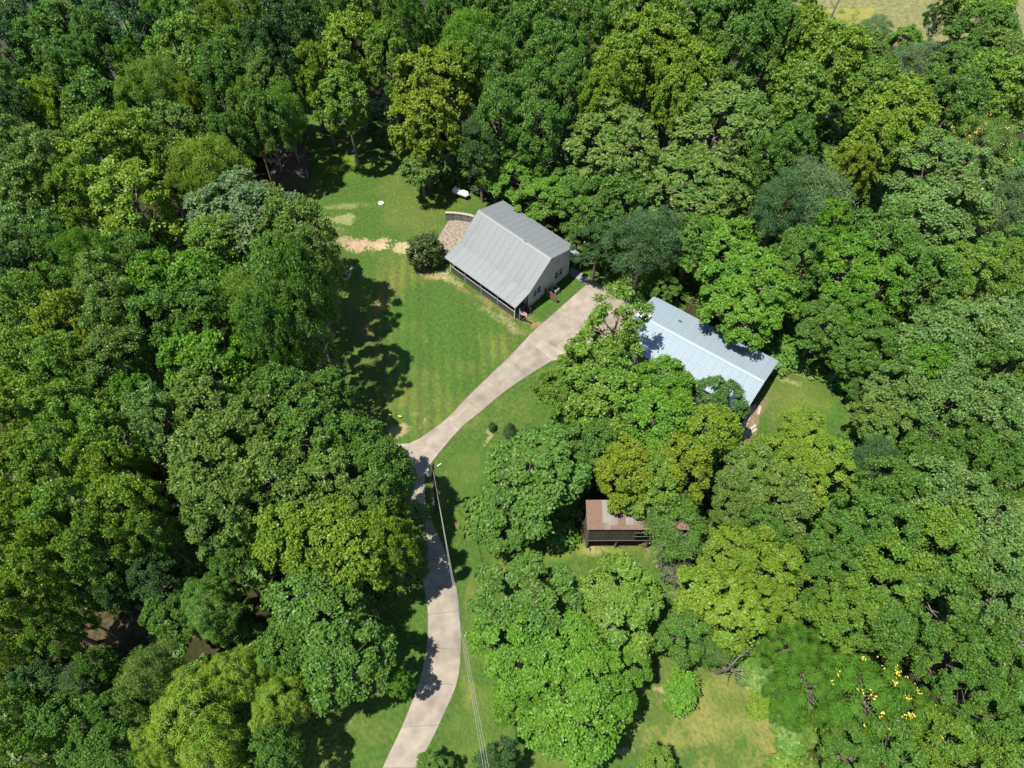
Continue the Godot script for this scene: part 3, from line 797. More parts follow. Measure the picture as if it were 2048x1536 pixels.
func house() -> void:
	rng.seed = 77
	var t := thing("house", "off-white house with weathered grey metal gable roof and long screened front porch", "house", Vector3(-4.19, 0, -66.86), -0.7486)
	var L := 12.08
	var sill := 0.45
	# walls with their gables (x along the ridge, z towards the front)
	var outline := PackedVector2Array([Vector2(-4.1, 0), Vector2(3.6, 0), Vector2(3.6, 3.25), Vector2(0, 6.05), Vector2(-4.1, 4.8)])
	var w := Geo.new()
	for e in [[0.36, -1.0], [11.72, 1.0]]:
		var x: float = e[0]
		var out: float = e[1]
		var tris := Geometry2D.triangulate_polygon(outline)
		for q in [x, x - 0.2 * out]:
			for k in range(0, tris.size(), 3):
				var a := outline[tris[k]]; var b := outline[tris[k + 1]]; var c := outline[tris[k + 2]]
				var A := Vector3(q, a.y, a.x); var B := Vector3(q, b.y, b.x); var C := Vector3(q, c.y, c.x)
				var face := out if q == x else -out
				if (B - A).cross(C - A).x * face > 0: w.tri(A, B, C)
				else: w.tri(A, C, B)
	w.box(Vector3(0.56, 0, -4.1), Vector3(11.52, 4.75, -3.9))
	w.box(Vector3(0.56, 0, 3.4), Vector3(11.52, 3.2, 3.6))
	var wall := part("wall", w, M.siding, t)
	# lapped siding boards on the gable that shows
	var y := 0.35
	while y < 5.75:
		var z0 := -4.12
		var z1 := 3.62
		if y + 0.24 > 3.25: z1 = 3.6 * (6.05 - y - 0.24) / 2.8
		if y + 0.24 > 4.8: z0 = -4.1 * (6.05 - y - 0.24) / 1.25
		if z1 - z0 > 0.3:
			var g := Geo.new()
			var k := rng.randf_range(0.93, 1.03)
			g.tint = Color(k, k, k)
			var a := Vector3(11.745, y, z1); var b := Vector3(11.745, y, z0); var c := Vector3(11.728, y + 0.236, z0); var d := Vector3(11.728, y + 0.236, z1)
			g.quad(a, b, c, d)
			g.quad(a - Vector3(0.02, 0, 0), b - Vector3(0.02, 0, 0), b, a)
			part("siding_board", g, M.siding, wall)
		y += 0.24
	for z in [-1.62, -2.42]: window(t, Vector3(11.74, 1.85, z), Vector3.RIGHT, 0.62, 1.25)
	for z in [2.38, 1.66]: window(t, Vector3(11.74, 1.85, z), Vector3.RIGHT, 0.62, 1.15)
	for z in [-1.5, 1.5]: window(t, Vector3(0.34, 1.85, z), Vector3.LEFT, 0.8, 1.25)
	for x in [2.0, 4.4, 8.6, 10.6]: window(t, Vector3(x, 1.75, 3.62), Vector3.BACK, 0.8, 1.3)
	for x in [2.5, 6.0]: window(t, Vector3(x, 2.2, -4.12), Vector3.FORWARD, 0.8, 1.2)
	var dg := Geo.new()
	dg.box(Vector3(6.0, 0.5, 3.6), Vector3(6.95, 2.55, 3.66))
	var door := part("door", dg, M.trim, t)
	var hd := Geo.new()
	hd.box(Vector3(6.82, 1.45, 3.66), Vector3(6.88, 1.55, 3.72))
	part("handle", hd, M.grey_metal, door)
	# louvred vent high in the gable
	var lf := Geo.new()
	lf.box(Vector3(11.735, 3.85, -2.02), Vector3(11.77, 3.93, -1.3)); lf.box(Vector3(11.735, 4.42, -2.02), Vector3(11.77, 4.5, -1.3))
	lf.box(Vector3(11.735, 3.93, -2.02), Vector3(11.77, 4.42, -1.95)); lf.box(Vector3(11.735, 3.93, -1.37), Vector3(11.77, 4.42, -1.3))
	var vent := part("gable_vent", lf, M.white, t)
	for k in 5:
		var s := Geo.new()
		s.box(Vector3(-0.02, -0.035, -0.29), Vector3(0.02, 0.035, 0.29), Transform3D(Basis(Vector3.BACK, -0.5), Vector3(11.75, 3.99 + k * 0.095, -1.66)))
		part("slat", s, M.white, vent)
	# roof: back slope, steep front slope, flatter porch slope
	var roof := Node3D.new()
	roof.name = "roof"
	t.add_child(roof)
	var ridge := Vector3(0, 6.21, 0)
	var along := Vector3(L, 0, 0)
	slope(roof, "roof_panel", ridge + Vector3(0, 0, -0.02), Vector3(0, -1.33, -4.43), along, 13, 4, 0.03, M.house_roof, 0.06)
	slope(roof, "roof_panel", ridge + Vector3(0, 0, 0.02), Vector3(0, -2.92, 3.75), along, 13, 4, 0.03, M.house_roof, 0.06)
	slope(roof, "roof_panel", Vector3(0, 3.30, 3.74), Vector3(0, -0.58, 2.5), along, 13, 4, 0.03, M.house_roof, 0.09)
	var rc := Geo.new()
	for q in [[Vector3(0, -0.075, -0.25), 1.0], [Vector3(0, -0.19, 0.25), -1.0]]:
		var d: Vector3 = q[0]
		var a := Vector3(0, 6.27, 0); var b := Vector3(L, 6.27, 0)
		if q[1] > 0: rc.quad(a, b, b + d, a + d)
		else: rc.quad(b, a, a + d, b + d)
	part("ridge_cap", rc, M.house_roof, roof)
	var fb := Geo.new()
	fb.bar(Vector3(0.02, 2.62, 6.22), Vector3(L - 0.02, 2.62, 6.22), 0.04, 0.16)
	fb.bar(Vector3(0.02, 4.8, -4.42), Vector3(L - 0.02, 4.8, -4.42), 0.04, 0.16)
	for x in [0.05, L - 0.05]:
		fb.bar(Vector3(x, 6.1, 0), Vector3(x, 4.77, -4.4), 0.04, 0.16)
		fb.bar(Vector3(x, 6.1, 0), Vector3(x, 3.18, 3.75), 0.04, 0.16)
		fb.bar(Vector3(x, 3.18, 3.75), Vector3(x, 2.6, 6.2), 0.04, 0.16)
	part("fascia", fb, M.trim, roof)
	var vp := Geo.new()
	vp.bar(Vector3(7.7, 6.31, 0.02), Vector3(8.15, 6.31, 0.02), 0.1, 0.05)
	part("ridge_patch", vp, M.red, roof)
	# porch
	var dk := Geo.new()
	dk.box(Vector3(0.4, 0.12, 3.6), Vector3(11.7, sill, 5.85))
	part("porch_floor", dk, M.deck, t)
	for x in [0.5, 3.15, 5.95, 8.8, 11.6]:
		var g := Geo.new()
		g.box(Vector3(x - 0.06, 0, 5.78), Vector3(x + 0.06, 2.68, 5.9))
		part("post", g, M.trim if x > 11 or x < 1 else M.grey_metal, t)
	var bm := Geo.new()
	bm.box(Vector3(0.4, 2.42, 5.76), Vector3(11.7, 2.6, 5.79))
	part("beam", bm, M.dark_wood, t)
	var edges := [0.56, 3.09, 3.21, 5.89, 6.01, 8.74, 8.86, 11.54]
	for k in 4:
		var g := Geo.new()
		g.box(Vector3(edges[k * 2], sill, 5.83), Vector3(edges[k * 2 + 1], 1.12, 5.85))
		part("skirt_panel", g, M.screen, t)
		var r := Geo.new()
		r.box(Vector3(edges[k * 2], 1.12, 5.80), Vector3(edges[k * 2 + 1], 1.2, 5.88))
		part("rail", r, M.grey_metal, t)
		for q in 6:
			var b := Geo.new()
			var x: float = lerpf(edges[k * 2], edges[k * 2 + 1], (q + 0.5) / 6.0)
			b.box(Vector3(x - 0.02, 1.2, 5.82), Vector3(x + 0.02, 2.42, 5.86))
			part("baluster", b, M.dark, t)
	# stair at the porch's end, with a rail on either side
	for k in 3:
		var g := Geo.new()
		g.box(Vector3(11.7 + k * 0.3, 0, 4.1), Vector3(12.0 + k * 0.3, sill - 0.13 * (k + 1), 5.6))
		part("stair_tread", g, M.deck, t)
	for z in [4.05, 5.66]:
		var g := Geo.new()
		var pts := [Vector3(11.75, 1.35, z), Vector3(12.35, 1.1, z), Vector3(12.62, 0.95, z)]
		g.bar(pts[0], pts[1], 0.07, 0.07); g.bar(pts[1], pts[2], 0.07, 0.07)
		g.bar(Vector3(11.75, 0.8, z), Vector3(12.62, 0.5, z), 0.05, 0.05)
		for q in 4:
			var x := 11.78 + q * 0.27
			g.bar(Vector3(x, 0, z), Vector3(x, 1.33 - q * 0.12, z), 0.06, 0.06)
		part("stair_rail", g, M.dark, t)
	# lean-to over the back door
	slope(t, "awning_panel", Vector3(9.9, 2.85, -4.12), Vector3(0, -0.35, -1.85), Vector3(2.5, 0, 0), 3, 4, 0.025, M.shop_roof, 0.03)
	for x in [10.0, 12.25]:
		var g := Geo.new()
		g.box(Vector3(x - 0.05, 0, -5.9), Vector3(x + 0.05, 2.5, -5.8))
		part("awning_post", g, M.trim, t)
	var bd := Geo.new()
	bd.box(Vector3(10.4, 0.15, -4.16), Vector3(11.3, 2.2, -4.1))
	part("back_door", bd, M.dark, t)

	# things round the house
	var f := thing("flag", "small striped flag with blue canton hung at the porch stair", "flag", glob(Vector3(12.3, 0, 5.75), Vector3(-4.19, 0, -66.86), 0.7486), -0.7486)
	var fp := Geo.new()
	fp.bar(Vector3(0, 0, 0), Vector3(0, 2.3, 0), 0.035, 0.035)
	part("pole", fp, M.white, f)
	var cl := Geo.new()
	for k in 13:
		cl.tint = Color(0.5, 0.03, 0.05) if k % 2 == 0 else Color(0.8, 0.8, 0.8)
		for s in 4:
			var z0 := 0.1 * sin(s * 1.4)
			var z1 := 0.1 * sin((s + 1) * 1.4)
			var y1 := 2.25 - k * 0.055
			if s < 2 and k < 7: cl.tint = Color(0.04, 0.06, 0.2)
			elif k < 7: cl.tint = Color(0.5, 0.03, 0.05) if k % 2 == 0 else Color(0.8, 0.8, 0.8)
			cl.quad(Vector3(0.02 + s * 0.28, y1 - 0.055, z0), Vector3(0.02 + (s + 1) * 0.28, y1 - 0.055, z1), Vector3(0.02 + (s + 1) * 0.28, y1, z1), Vector3(0.02 + s * 0.28, y1, z0))
	part("cloth", cl, M.flag, f)
	var fe := thing("wood_fence", "short brown wooden privacy fence standing out from the gable wall", "fence", glob(Vector3(11.8, 0, 0.5), Vector3(-4.19, 0, -66.86), 0.7486), -0.7486)
	for k in 3:
		var g := Geo.new()
		g.box(Vector3(k * 0.95, 0, -0.05), Vector3(k * 0.95 + 0.1, 1.3, 0.05))
		part("post", g, M.wood, fe)
	for k in 5:
		var g := Geo.new()
		g.tint = Color.WHITE * rng.randf_range(0.85, 1.1)
		g.box(Vector3(-0.02, 0.12 + k * 0.24, 0.05), Vector3(2.02, 0.33 + k * 0.24, 0.08))
		part("plank", g, M.wood, fe)
	var ac := thing("air_conditioner", "grey air conditioner unit on the ground by the gable wall", "air conditioner", glob(Vector3(12.5, 0, -0.6), Vector3(-4.19, 0, -66.86), 0.7486), -0.7486)
	var ab := Geo.new()
	ab.box(Vector3(-0.4, 0.05, -0.4), Vector3(0.4, 0.8, 0.4))
	part("body", ab, M.grey_metal, ac)
	var fan := Geo.new()
	var ring := PackedVector2Array()
	for k in 16: ring.append(Vector2(cos(TAU * k / 16), sin(TAU * k / 16)) * 0.33)
	fan.prism(ring, 0.8, 0.83)
	part("fan_grille", fan, M.dark, ac)

	# retaining wall of grey blocks behind the patio
	var rw := thing("retaining_wall", "curved grey block retaining wall with pale caps beside the patio", "wall", Vector3.ZERO)
	var run := [Vector3(-8.93, 0.00, -71.79), Vector3(-7.80, 0.00, -71.75), Vector3(-6.70, 0.00, -71.56), Vector3(-5.73, 0.00, -71.32), Vector3(-5.04, 0.00, -71.02)]
	for k in run.size() - 1:
		var a: Vector3 = run[k]
		var b: Vector3 = run[k + 1]
		for row in 5:
			var n := 4
			for q in n:
				var off := 0.5 if row % 2 else 0.0
				var p0 := a.lerp(b, clampf((q - off) / n, 0, 1))
				var p1 := a.lerp(b, clampf((q + 1 - off) / n, 0, 1))
				if p0.distance_to(p1) < 0.05: continue
				var g := Geo.new()
				g.tint = Color.WHITE * rng.randf_range(0.8, 1.1)
				var dd := (p1 - p0).normalized() * 0.008
				g.bar(p0 + dd + Vector3(0, 0.12 + row * 0.24, 0), p1 - dd + Vector3(0, 0.12 + row * 0.24, 0), 0.28 + rng.randf_range(-0.01, 0.01), 0.23)
				part("block", g, M.block, rw)
		for q in 3:
			var g := Geo.new()
			g.tint = Color.WHITE * rng.randf_range(0.85, 1.1)
			g.bar(a.lerp(b, q / 3.0) + Vector3(0, 1.25, 0), a.lerp(b, (q + 0.96) / 3.0) + Vector3(0, 1.25, 0), 0.36, 0.1)
			part("cap_stone", g, M.cap, rw)
	var pg := Geo.new()
	pg.prism(PackedVector2Array([Vector2(-8.63, -71.44), Vector2(-7.52, -71.63), Vector2(-6.42, -71.56), Vector2(-4.77, -70.92), Vector2(-4.16, -68.37), Vector2(-7.18, -63.65), Vector2(-8.91, -64.27), Vector2(-10.28, -67.07)]), -0.1, 0.06)
	structure("patio", pg, M.old_concrete)
	var pn := Node3D.new()
	pn.name = "walkway"
	pn.set_meta("kind", "structure")
	add_child(pn)
	for k in 3:
		var g := Geo.new()
		var u0 := 11.35 + k * 1.08
		var poly := PackedVector2Array()
		for c in [Vector2(u0, -5.35), Vector2(u0 + 1.06, -5.35), Vector2(u0 + 1.06, -4.2), Vector2(u0, -4.2)]:
			var p := glob(Vector3(c.x, 0, c.y), Vector3(-4.19, 0, -66.86), 0.7486)
			poly.append(Vector2(p.x, p.z))
		g.prism(poly, -0.1, 0.08)
		part("slab", g, M.walk, pn)

func glob(p: Vector3, at: Vector3, turn: float) -> Vector3:
	return at + Vector3(p.x * cos(turn) - p.z * sin(turn), p.y, p.x * sin(turn) + p.z * cos(turn))

func shop() -> void:
	rng.seed = 88
	var t := thing("metal_shop", "long metal shop building with pale blue ribbed roof and white ridge", "building", Vector3(14.5, 0, -52.3), -0.637)
	var L := 16.08
	var w := Geo.new()
	w.box(Vector3(0.2, 0, -4.0), Vector3(L - 0.2, 2.95, -3.85))
	w.box(Vector3(0.2, 0, 3.85), Vector3(L - 0.2, 2.95, 4.0))
	for e in [[0.2, -1.0], [L - 0.2, 1.0]]:
		var x: float = e[0]
		var out: float = e[1]
		var pts := [Vector2(-3.85, 0), Vector2(3.85, 0), Vector2(3.85, 2.98), Vector2(0, 3.72), Vector2(-3.85, 2.98)]
		for q in [x, x - 0.15 * out]:
			for k in [[0, 1, 2], [0, 2, 4], [4, 2, 3]]:
				var A := Vector3(q, pts[k[0]].y, pts[k[0]].x); var B := Vector3(q, pts[k[1]].y, pts[k[1]].x); var C := Vector3(q, pts[k[2]].y, pts[k[2]].x)
				if (B - A).cross(C - A).x * (out if q == x else -out) > 0: w.tri(A, B, C)
				else: w.tri(A, C, B)
	part("wall", w, M.shop_wall, t)
	for z in [-2.2, 1.4]:
		var g := Geo.new()
		g.box(Vector3(0.14, 0.05, z), Vector3(0.2, 2.4, z + 2.6))
		part("garage_door", g, M.white, t)
	var roof := Node3D.new()
	roof.name = "roof"
	t.add_child(roof)
	slope(roof, "roof_panel", Vector3(0, 3.81, -0.02), Vector3(0, -0.8, -4.17), Vector3(L, 0, 0), 18, 4, 0.035, M.shop_roof, 0.025)
	slope(roof, "roof_panel", Vector3(0, 3.81, 0.02), Vector3(0, -0.8, 4.17), Vector3(L, 0, 0), 18, 4, 0.035, M.shop_roof, 0.025)
	var rc := Geo.new()
	for s in [-1.0, 1.0]:
		var a := Vector3(0, 3.875, 0); var b := Vector3(L, 3.875, 0); var d := Vector3(0, -0.045, 0.2 * s)
		if s < 0: rc.quad(a, b, b + d, a + d)
		else: rc.quad(b, a, a + d, b + d)
	part("ridge_cap", rc, M.shop_ridge, roof)
	var tr := Geo.new()
	for x in [0.02, L - 0.02]:
		for s in [-1.0, 1.0]:
			tr.bar(Vector3(x, 3.72, 0), Vector3(x, 2.93, 4.15 * s), 0.06, 0.16)
	for s in [-1.0, 1.0]: tr.bar(Vector3(0.06, 2.93, 4.15 * s), Vector3(L - 0.06, 2.93, 4.15 * s), 0.05, 0.12)
	part("trim", tr, M.shop_ridge, roof)
	var cu := Geo.new()
	cu.box(Vector3(0.75, 3.6, -0.35), Vector3(1.45, 4.15, 0.45))
	var cup := part("roof_vent", cu, M.trim, roof)
	var hat := Geo.new()
	hat.box(Vector3(0.62, 4.15, -0.48), Vector3(1.6, 4.24, 0.58))
	cup.material_override = M.shop_wall
	part("vent_cover", hat, M.white, t)
	var gp := Geo.new()
	gp.box(Vector3(-0.22, 0.03, -0.13), Vector3(0.22, 0.06, 0.13), Transform3D(Basis(Vector3.RIGHT, -0.19), Vector3(4.5, 3.39, -2.3)))
	part("roof_patch", gp, M.green_paint, t)

	var pp := thing("stove_pipe", "rusty brown leaning pipe behind the metal shop's rear eave", "pipe", glob(Vector3(4.35, 0, -4.5), Vector3(14.5, 0, -52.3), 0.637))
	var pg := Geo.new()
	pg.tube(PackedVector3Array([Vector3.ZERO, Vector3(0.1, 2.6, -0.1), Vector3(0.35, 5.0, -0.2)]), [0.13, 0.13, 0.13], 8)
	part("pipe", pg, M.rust, pp)
	var hood := Geo.new()
	hood.tube(PackedVector3Array([Vector3(0.35, 5.02, -0.2), Vector3(0.36, 5.2, -0.2), Vector3(0.37, 5.25, -0.2)]), [0.2, 0.2, 0.05], 8)
	part("cap", hood, M.rust, pp)

	# boards left lying on bare soil beside the gable
	var boards := [
		[Vector3(27.38, 0.10, -42.10), Vector3(25.10, 0.10, -38.39)],
		[Vector3(25.26, 0.10, -38.25), Vector3(26.93, 0.14, -39.49)],
		[Vector3(25.32, 0.10, -37.90), Vector3(26.92, 0.10, -39.02)],
		[Vector3(27.91, 0.10, -41.95), Vector3(27.45, 0.10, -40.86)],
		[Vector3(26.98, 0.10, -41.95), Vector3(24.93, 0.10, -38.46)],
		[Vector3(26.06, 0.17, -39.75), Vector3(25.05, 0.17, -38.21)]
	]
	var looks := ["long pale board nearest the shop wall in the scattered lumber", "long pale board slanting across the foot of the lumber pile", "pale board lying askew at the lower end of the pile", "short pale board lying apart from the others on the grass", "thin pale board second from the shop wall", "pale board lying on top of the crossed boards"]
	for k in boards.size():
		var a: Vector3 = boards[k][0]
		var b: Vector3 = boards[k][1]
		var g := Geo.new()
		g.bar(Vector3.ZERO, b - a, 0.3, 0.08)
		var o := part("lumber_board", g, M.lumber, self)
		o.position = a
		tag(o, looks[k], "board", "boards lying beside the shop")

# a corrugated sheet from f0 to f1 of the slope, rust bleeding down over bare metal
func tin_sheet(from: Vector3, down: Vector3, w: float, f0: float, f1: float, bias: float) -> Geo:
	var g := Geo.new()
	var up := Vector3.RIGHT.cross(down).normalized()
	if up.y < 0: up = -up
	var flip := Vector3.RIGHT.cross(down).dot(up) > 0
	var off := rng.randf() * 50.0
	var skew := rng.randf_range(-0.03, 0.03)
	for y in 9:
		for x in 12:
			var c := []
			for e in [[0, 0], [1, 0], [1, 1], [0, 1]]:
				var u: float = (x + e[0]) / 12.0
				var s: float = lerpf(f0, f1, (y + e[1]) / 9.0)
				c.append(from + Vector3(u * w + skew * s, 0, 0) + down * s + up * (0.012 if (x + e[0]) % 2 else 0.0))
			var uu := x / 12.0 * w
			var ss := lerpf(f0, f1, y / 9.0)
			var r := smoothstep(-0.35, 0.55, bias + 0.9 * grime.get_noise_2d(uu * 6.0 + off, ss * 1.6) + 0.5 * grime.get_noise_2d(uu * 14.0 + off, ss * 6.0) + 0.3 * ss)
			g.tint = Color(0.24, 0.22, 0.215).lerp(Color(0.115, 0.066, 0.052).lerp(Color(0.19, 0.115, 0.075), clampf(0.5 + grime.get_noise_2d(ss * 8.0, off), 0, 1)), r)
			if flip: g.quad(c[0], c[1], c[2], c[3])
			else: g.quad(c[1], c[0], c[3], c[2])
	return g

func barn() -> void:
	rng.seed = 99
	var x0 := 7.35
	var x1 := 16.3
	var zf := -25.4
	var t := thing("old_barn", "old open-fronted barn with rusty patched tin roof and grey boards", "barn", Vector3(x0, 0, zf), 0.0)
	var L := x1 - x0
	var he := 5.0
	var roof := Node3D.new()
	roof.name = "roof"
	t.add_child(roof)
	var n := 13
	var w := (L + 0.6) / n
	for k in n:
		for face in 1:
			var at := Vector3(-0.3 + k * w, he + 0.02 + 0.02 * (k % 2), 0.08)
			var up := Vector3(0, 0.36, -2.85)
			var from := at + up
			var down := -up
			var bias := rng.randf_range(-0.75, 0.6) if k != 1 else 0.8
			var cut := rng.randf_range(0.62, 0.86)
			for q in 2:
				var f0: float = 0.0 if q == 0 else cut
				var f1: float = cut + 0.03 if q == 0 else 1.0
				part("tin_sheet", tin_sheet(from - Vector3(0, 0.025 * q, 0), down, w + 0.03, f0, f1, bias + (0.55 if q == 1 else 0.0)), M.old_tin, roof)
	# boards: upper part of the front, left end, back
	var x := 0.0
	while x < L:
		if x < 4.3:
			var g := Geo.new()
			g.tint = Color.WHITE * rng.randf_range(0.7, 1.15)
			g.box(Vector3(x, 2.1 + rng.randf_range(-0.06, 0.06), -0.03), Vector3(x + 0.2, he, 0.0))
			part("plank", g, M.grey_wood, t)
		var b := Geo.new()
		b.tint = Color.WHITE * rng.randf_range(0.7, 1.15)
		b.box(Vector3(x, 0.05, -2.75), Vector3(x + 0.205, he + 0.28, -2.72))
		part("plank", b, M.dark_wood, t)
		x += 0.215
	for k in 12:
		for e in [0.0, L]:
			var g := Geo.new()
			g.tint = Color.WHITE * rng.randf_range(0.7, 1.15)
			var z := -0.04 - k * 0.217
			var top := he - 0.03 - z * 0.125
			g.box(Vector3(e - 0.015, 0.1, z - 0.205), Vector3(e + 0.015, top, z))
			part("plank", g, M.grey_wood, t)
	for q in [0.1, 2.9, 6.0, L - 0.1]:
		var g := Geo.new()
		g.tube(PackedVector3Array([Vector3(q, 0, -0.12), Vector3(q, he, -0.12)]), [0.12, 0.1], 7)
		part("post", g, M.dead if q < 4 else M.grey_wood, t)
	for q in [[2.05, 0.0, L], [3.1, 4.3, L], [4.0, 4.3, L]]:
		var g := Geo.new()
		g.bar(Vector3(q[1], q[0], 0.03), Vector3(q[2], q[0] + 0.1, 0.03), 0.05, 0.12)
		part("rail", g, M.grey_wood, t)
	var fl := Geo.new()
	fl.box(Vector3(0.05, 0.0, -2.7), Vector3(L - 0.05, 0.012, -0.2))
	part("earth_floor", fl, M.soil, t)

func brown_shed() -> void:
	rng.seed = 101
	var t := thing("brown_shed", "dark brown gable-roofed shed shaded under trees at the wood's edge", "shed", Vector3(-30.9, 0, -80.0), 0.1)
	var w := Geo.new()
	w.box(Vector3(-1.9, 0, -3.2), Vector3(1.9, 2.6, 3.2))
	part("wall", w, M.dark_wood, t)
	var roof := Node3D.new()
	roof.name = "roof"
	t.add_child(roof)
	for s in [-1.0, 1.0]:
		for k in 9:
			var y0 := 2.55 + k * 0.155
			var g := Geo.new()
			g.tint = Color.WHITE * rng.randf_range(0.85, 1.12)
			var xa: float = s * (2.3 - k * 0.255)
			var xb: float = s * (2.3 - (k + 1.15) * 0.255)
			if s > 0: g.quad(Vector3(xa, y0, 3.5), Vector3(xa, y0, -3.5), Vector3(xb, y0 + 0.17, -3.5), Vector3(xb, y0 + 0.17, 3.5))
			else: g.quad(Vector3(xa, y0, -3.5), Vector3(xa, y0, 3.5), Vector3(xb, y0 + 0.17, 3.5), Vector3(xb, y0 + 0.17, -3.5))
			part("shingle_course", g, M.shingle, roof)
	var ga := Geo.new()
	for z in [3.2, -3.2]:
		if z > 0: ga.tri(Vector3(-1.9, 2.6, z), Vector3(1.9, 2.6, z), Vector3(0, 3.85, z))
		else: ga.tri(Vector3(1.9, 2.6, z), Vector3(-1.9, 2.6, z), Vector3(0, 3.85, z))
	part("gable", ga, M.dark_wood, t)
	var dg := Geo.new()
	dg.box(Vector3(1.9, 0.05, -0.5), Vector3(1.94, 2.1, 0.5))
	part("door", dg, M.shop_wall, t)


# ---------------------------------------------------------------- small things
func yard_things() -> void:
	rng.seed = 55
	var tk := thing("propane_tank", "white propane tank lying on the lawn behind the house", "tank", Vector3(-7.12, 0, -76.3), -0.49)
	var g := Geo.new()
	var path := PackedVector3Array()
	var rad := []
	for k in 13:
		var a := -1.25 + 2.5 * k / 12.0
		path.append(Vector3(a, 0.78, 0))
		var e := maxf(0.0, (absf(a) - 0.95) / 0.3)
		rad.append(0.47 * sqrt(maxf(0.02, 1.0 - e * e)))
	g.tube(path, rad, 18)
	part("body", g, M.tank, tk)
	var dm := Geo.new()
	dm.tube(PackedVector3Array([Vector3(0, 1.2, 0), Vector3(0, 1.36, 0), Vector3(0, 1.41, 0)]), [0.2, 0.2, 0.12], 12)
	part("valve_dome", dm, M.wood, tk)
	for x in [-0.75, 0.75]:
		for z in [-0.25, 0.25]:
			var l := Geo.new()
			l.box(Vector3(x - 0.08, 0, z - 0.06), Vector3(x + 0.08, 0.5, z + 0.06))
			part("leg", l, M.soil, tk)
	var lid := Geo.new()
	var ring := PackedVector2Array()
	for k in 18: ring.append(Vector2(cos(TAU * k / 18), sin(TAU * k / 18)) * 0.38)
	lid.prism(ring, 0.0, 0.14)
	var lo := part("septic_lid", lid, M.lid, self)
	lo.position = Vector3(-18.09, 0, -74.9)
	tag(lo, "pale round septic tank lid set in the upper lawn", "lid")

	# utility pole with transformer, and the cables that run from it
	var pt := thing("utility_pole", "dark wooden utility pole standing beside the bend of the driveway", "utility pole", Vector3(-7.71, 0, -29.48))
	var top := Vector3(0.5, 10.3, 0.0)
	var pg := Geo.new()
	pg.tube(PackedVector3Array([Vector3.ZERO, top * 0.5, top]), [0.17, 0.145, 0.115], 10)
	part("pole", pg, M.pole, pt)
	var can := Geo.new()
	var cc := top * 0.86 + Vector3(-0.42, 0, 0.05)
	can.tube(PackedVector3Array([cc + Vector3(0, -0.5, 0), cc + Vector3(0, 0.42, 0), cc + Vector3(0, 0.5, 0)]), [0.26, 0.26, 0.17], 14)
	part("transformer", can, M.grey_metal, pt)
	var bush := Geo.new()
	for k in 2: bush.tube(PackedVector3Array([cc + Vector3(-0.1 + 0.2 * k, 0.5, 0), cc + Vector3(-0.1 + 0.2 * k, 0.78, 0)]), [0.05, 0.03], 6)
	part("bushing", bush, M.dark, pt)
	var arm := Geo.new()
	arm.bar(top * 0.9, top * 0.9 + Vector3(0.75, 0.35, -0.4), 0.07, 0.07)
	part("lamp_arm", arm, M.white, pt)
	var br := Geo.new()
	br.bar(top * 0.82 + Vector3(-0.3, 0, 0), top * 0.82 + Vector3(0.1, 0, 0), 0.08, 0.1)
	part("bracket", br, M.grey_metal, pt)
	var mb := Geo.new()
	mb.box(Vector3(-0.3, 1.3, -0.13), Vector3(-0.1, 1.8, 0.13))
	part("meter_box", mb, M.white, pt)
	var foot := Vector3(-7.71, 0, -29.48)
	var names := ["upper overhead cable running from the utility pole over the driveway", "middle overhead cable running from the utility pole over the driveway", "lower overhead cable running from the utility pole over the driveway"]
	for k in 3:
		var a := foot + top * (0.9 - 0.035 * k)
		var b := Vector3(-0.55 + 0.14 * k, 8.9 - 0.16 * k, 2.0)
		var run := PackedVector3Array()
		var rr := []
		for q in 13:
			var s := q / 12.0
			run.append(a.lerp(b, s) - Vector3(0, 2.2 * s * (1.0 - s), 0) + Vector3(0.12 * k * s, 0, 0))
			rr.append(0.014)
		var c := Geo.new()
		c.tube(run, rr, 5)
		var o := part("overhead_cable", c, M.wire, self)
		tag(o, names[k], "cable", "cables from the utility pole")
	var sp := thing("second_pole", "wooden utility pole holding the far end of the cables", "utility pole", Vector3(-0.4, 0, 2.1))
	var sg := Geo.new()
	sg.tube(PackedVector3Array([Vector3.ZERO, Vector3(0, 9.3, 0)]), [0.17, 0.12], 10)
	part("pole", sg, M.pole, sp)

	# a spread of yellow flowers in the shade by the drive, brush pile, rocks
	var yf := Geo.new()
	for k in 110:
		yf.tint = Color(0.62, 0.62, 0.04).lerp(Color(0.35, 0.5, 0.05), rng.randf() * rng.randf())
		var p := Vector3(-17.0, 0, -42.0) + Vector3(rng.randfn() * 1.1, rng.randf_range(0.1, 0.55), rng.randfn() * 1.7)
		for q in 4:
			var nn := (Vector3.UP + ball() * 0.5).normalized()
			var al := nn.cross(ball()).normalized()
			yf.leaf(p + ball() * 0.14, nn, al * 0.12, nn.cross(al) * 0.08, 0.0)
	var yo := part("yellow_flowers", yf, M.petal, self)
	yo.position = Vector3(0.63, 0.0, 2.43)
	yo.set_meta("kind", "stuff")
	for o in [
		[-21.26, -61.55, 0.70, "larger pale rock in the bare spot at the lawn's left edge"],
		[-20.96, -62.15, 0.40, "smaller pale rock beside the larger one at the lawn's left edge"],
		[7.66, -25.26, 0.40, "pale rock at the foot of the barn's front left corner"],
		[-12.13, -65.03, 0.45, "pale rock on the gravel patch left of the house"]
	]:
		var rg := Geo.new()
		var rr: float = o[2]
		rg.tint = Color(0.9, 0.85, 0.78) * rng.randf_range(0.85, 1.15)
		rg.tube(PackedVector3Array([Vector3(0, 0, 0), Vector3(0.1 * rr, 0.25 * rr, 0), Vector3(0, 0.45 * rr, 0.1 * rr)]), [rr * 0.55, rr * 0.5, rr * 0.22], 7)
		var r := part("rock", rg, M.gravel, self)
		r.position = Vector3(o[0], 0, o[1])
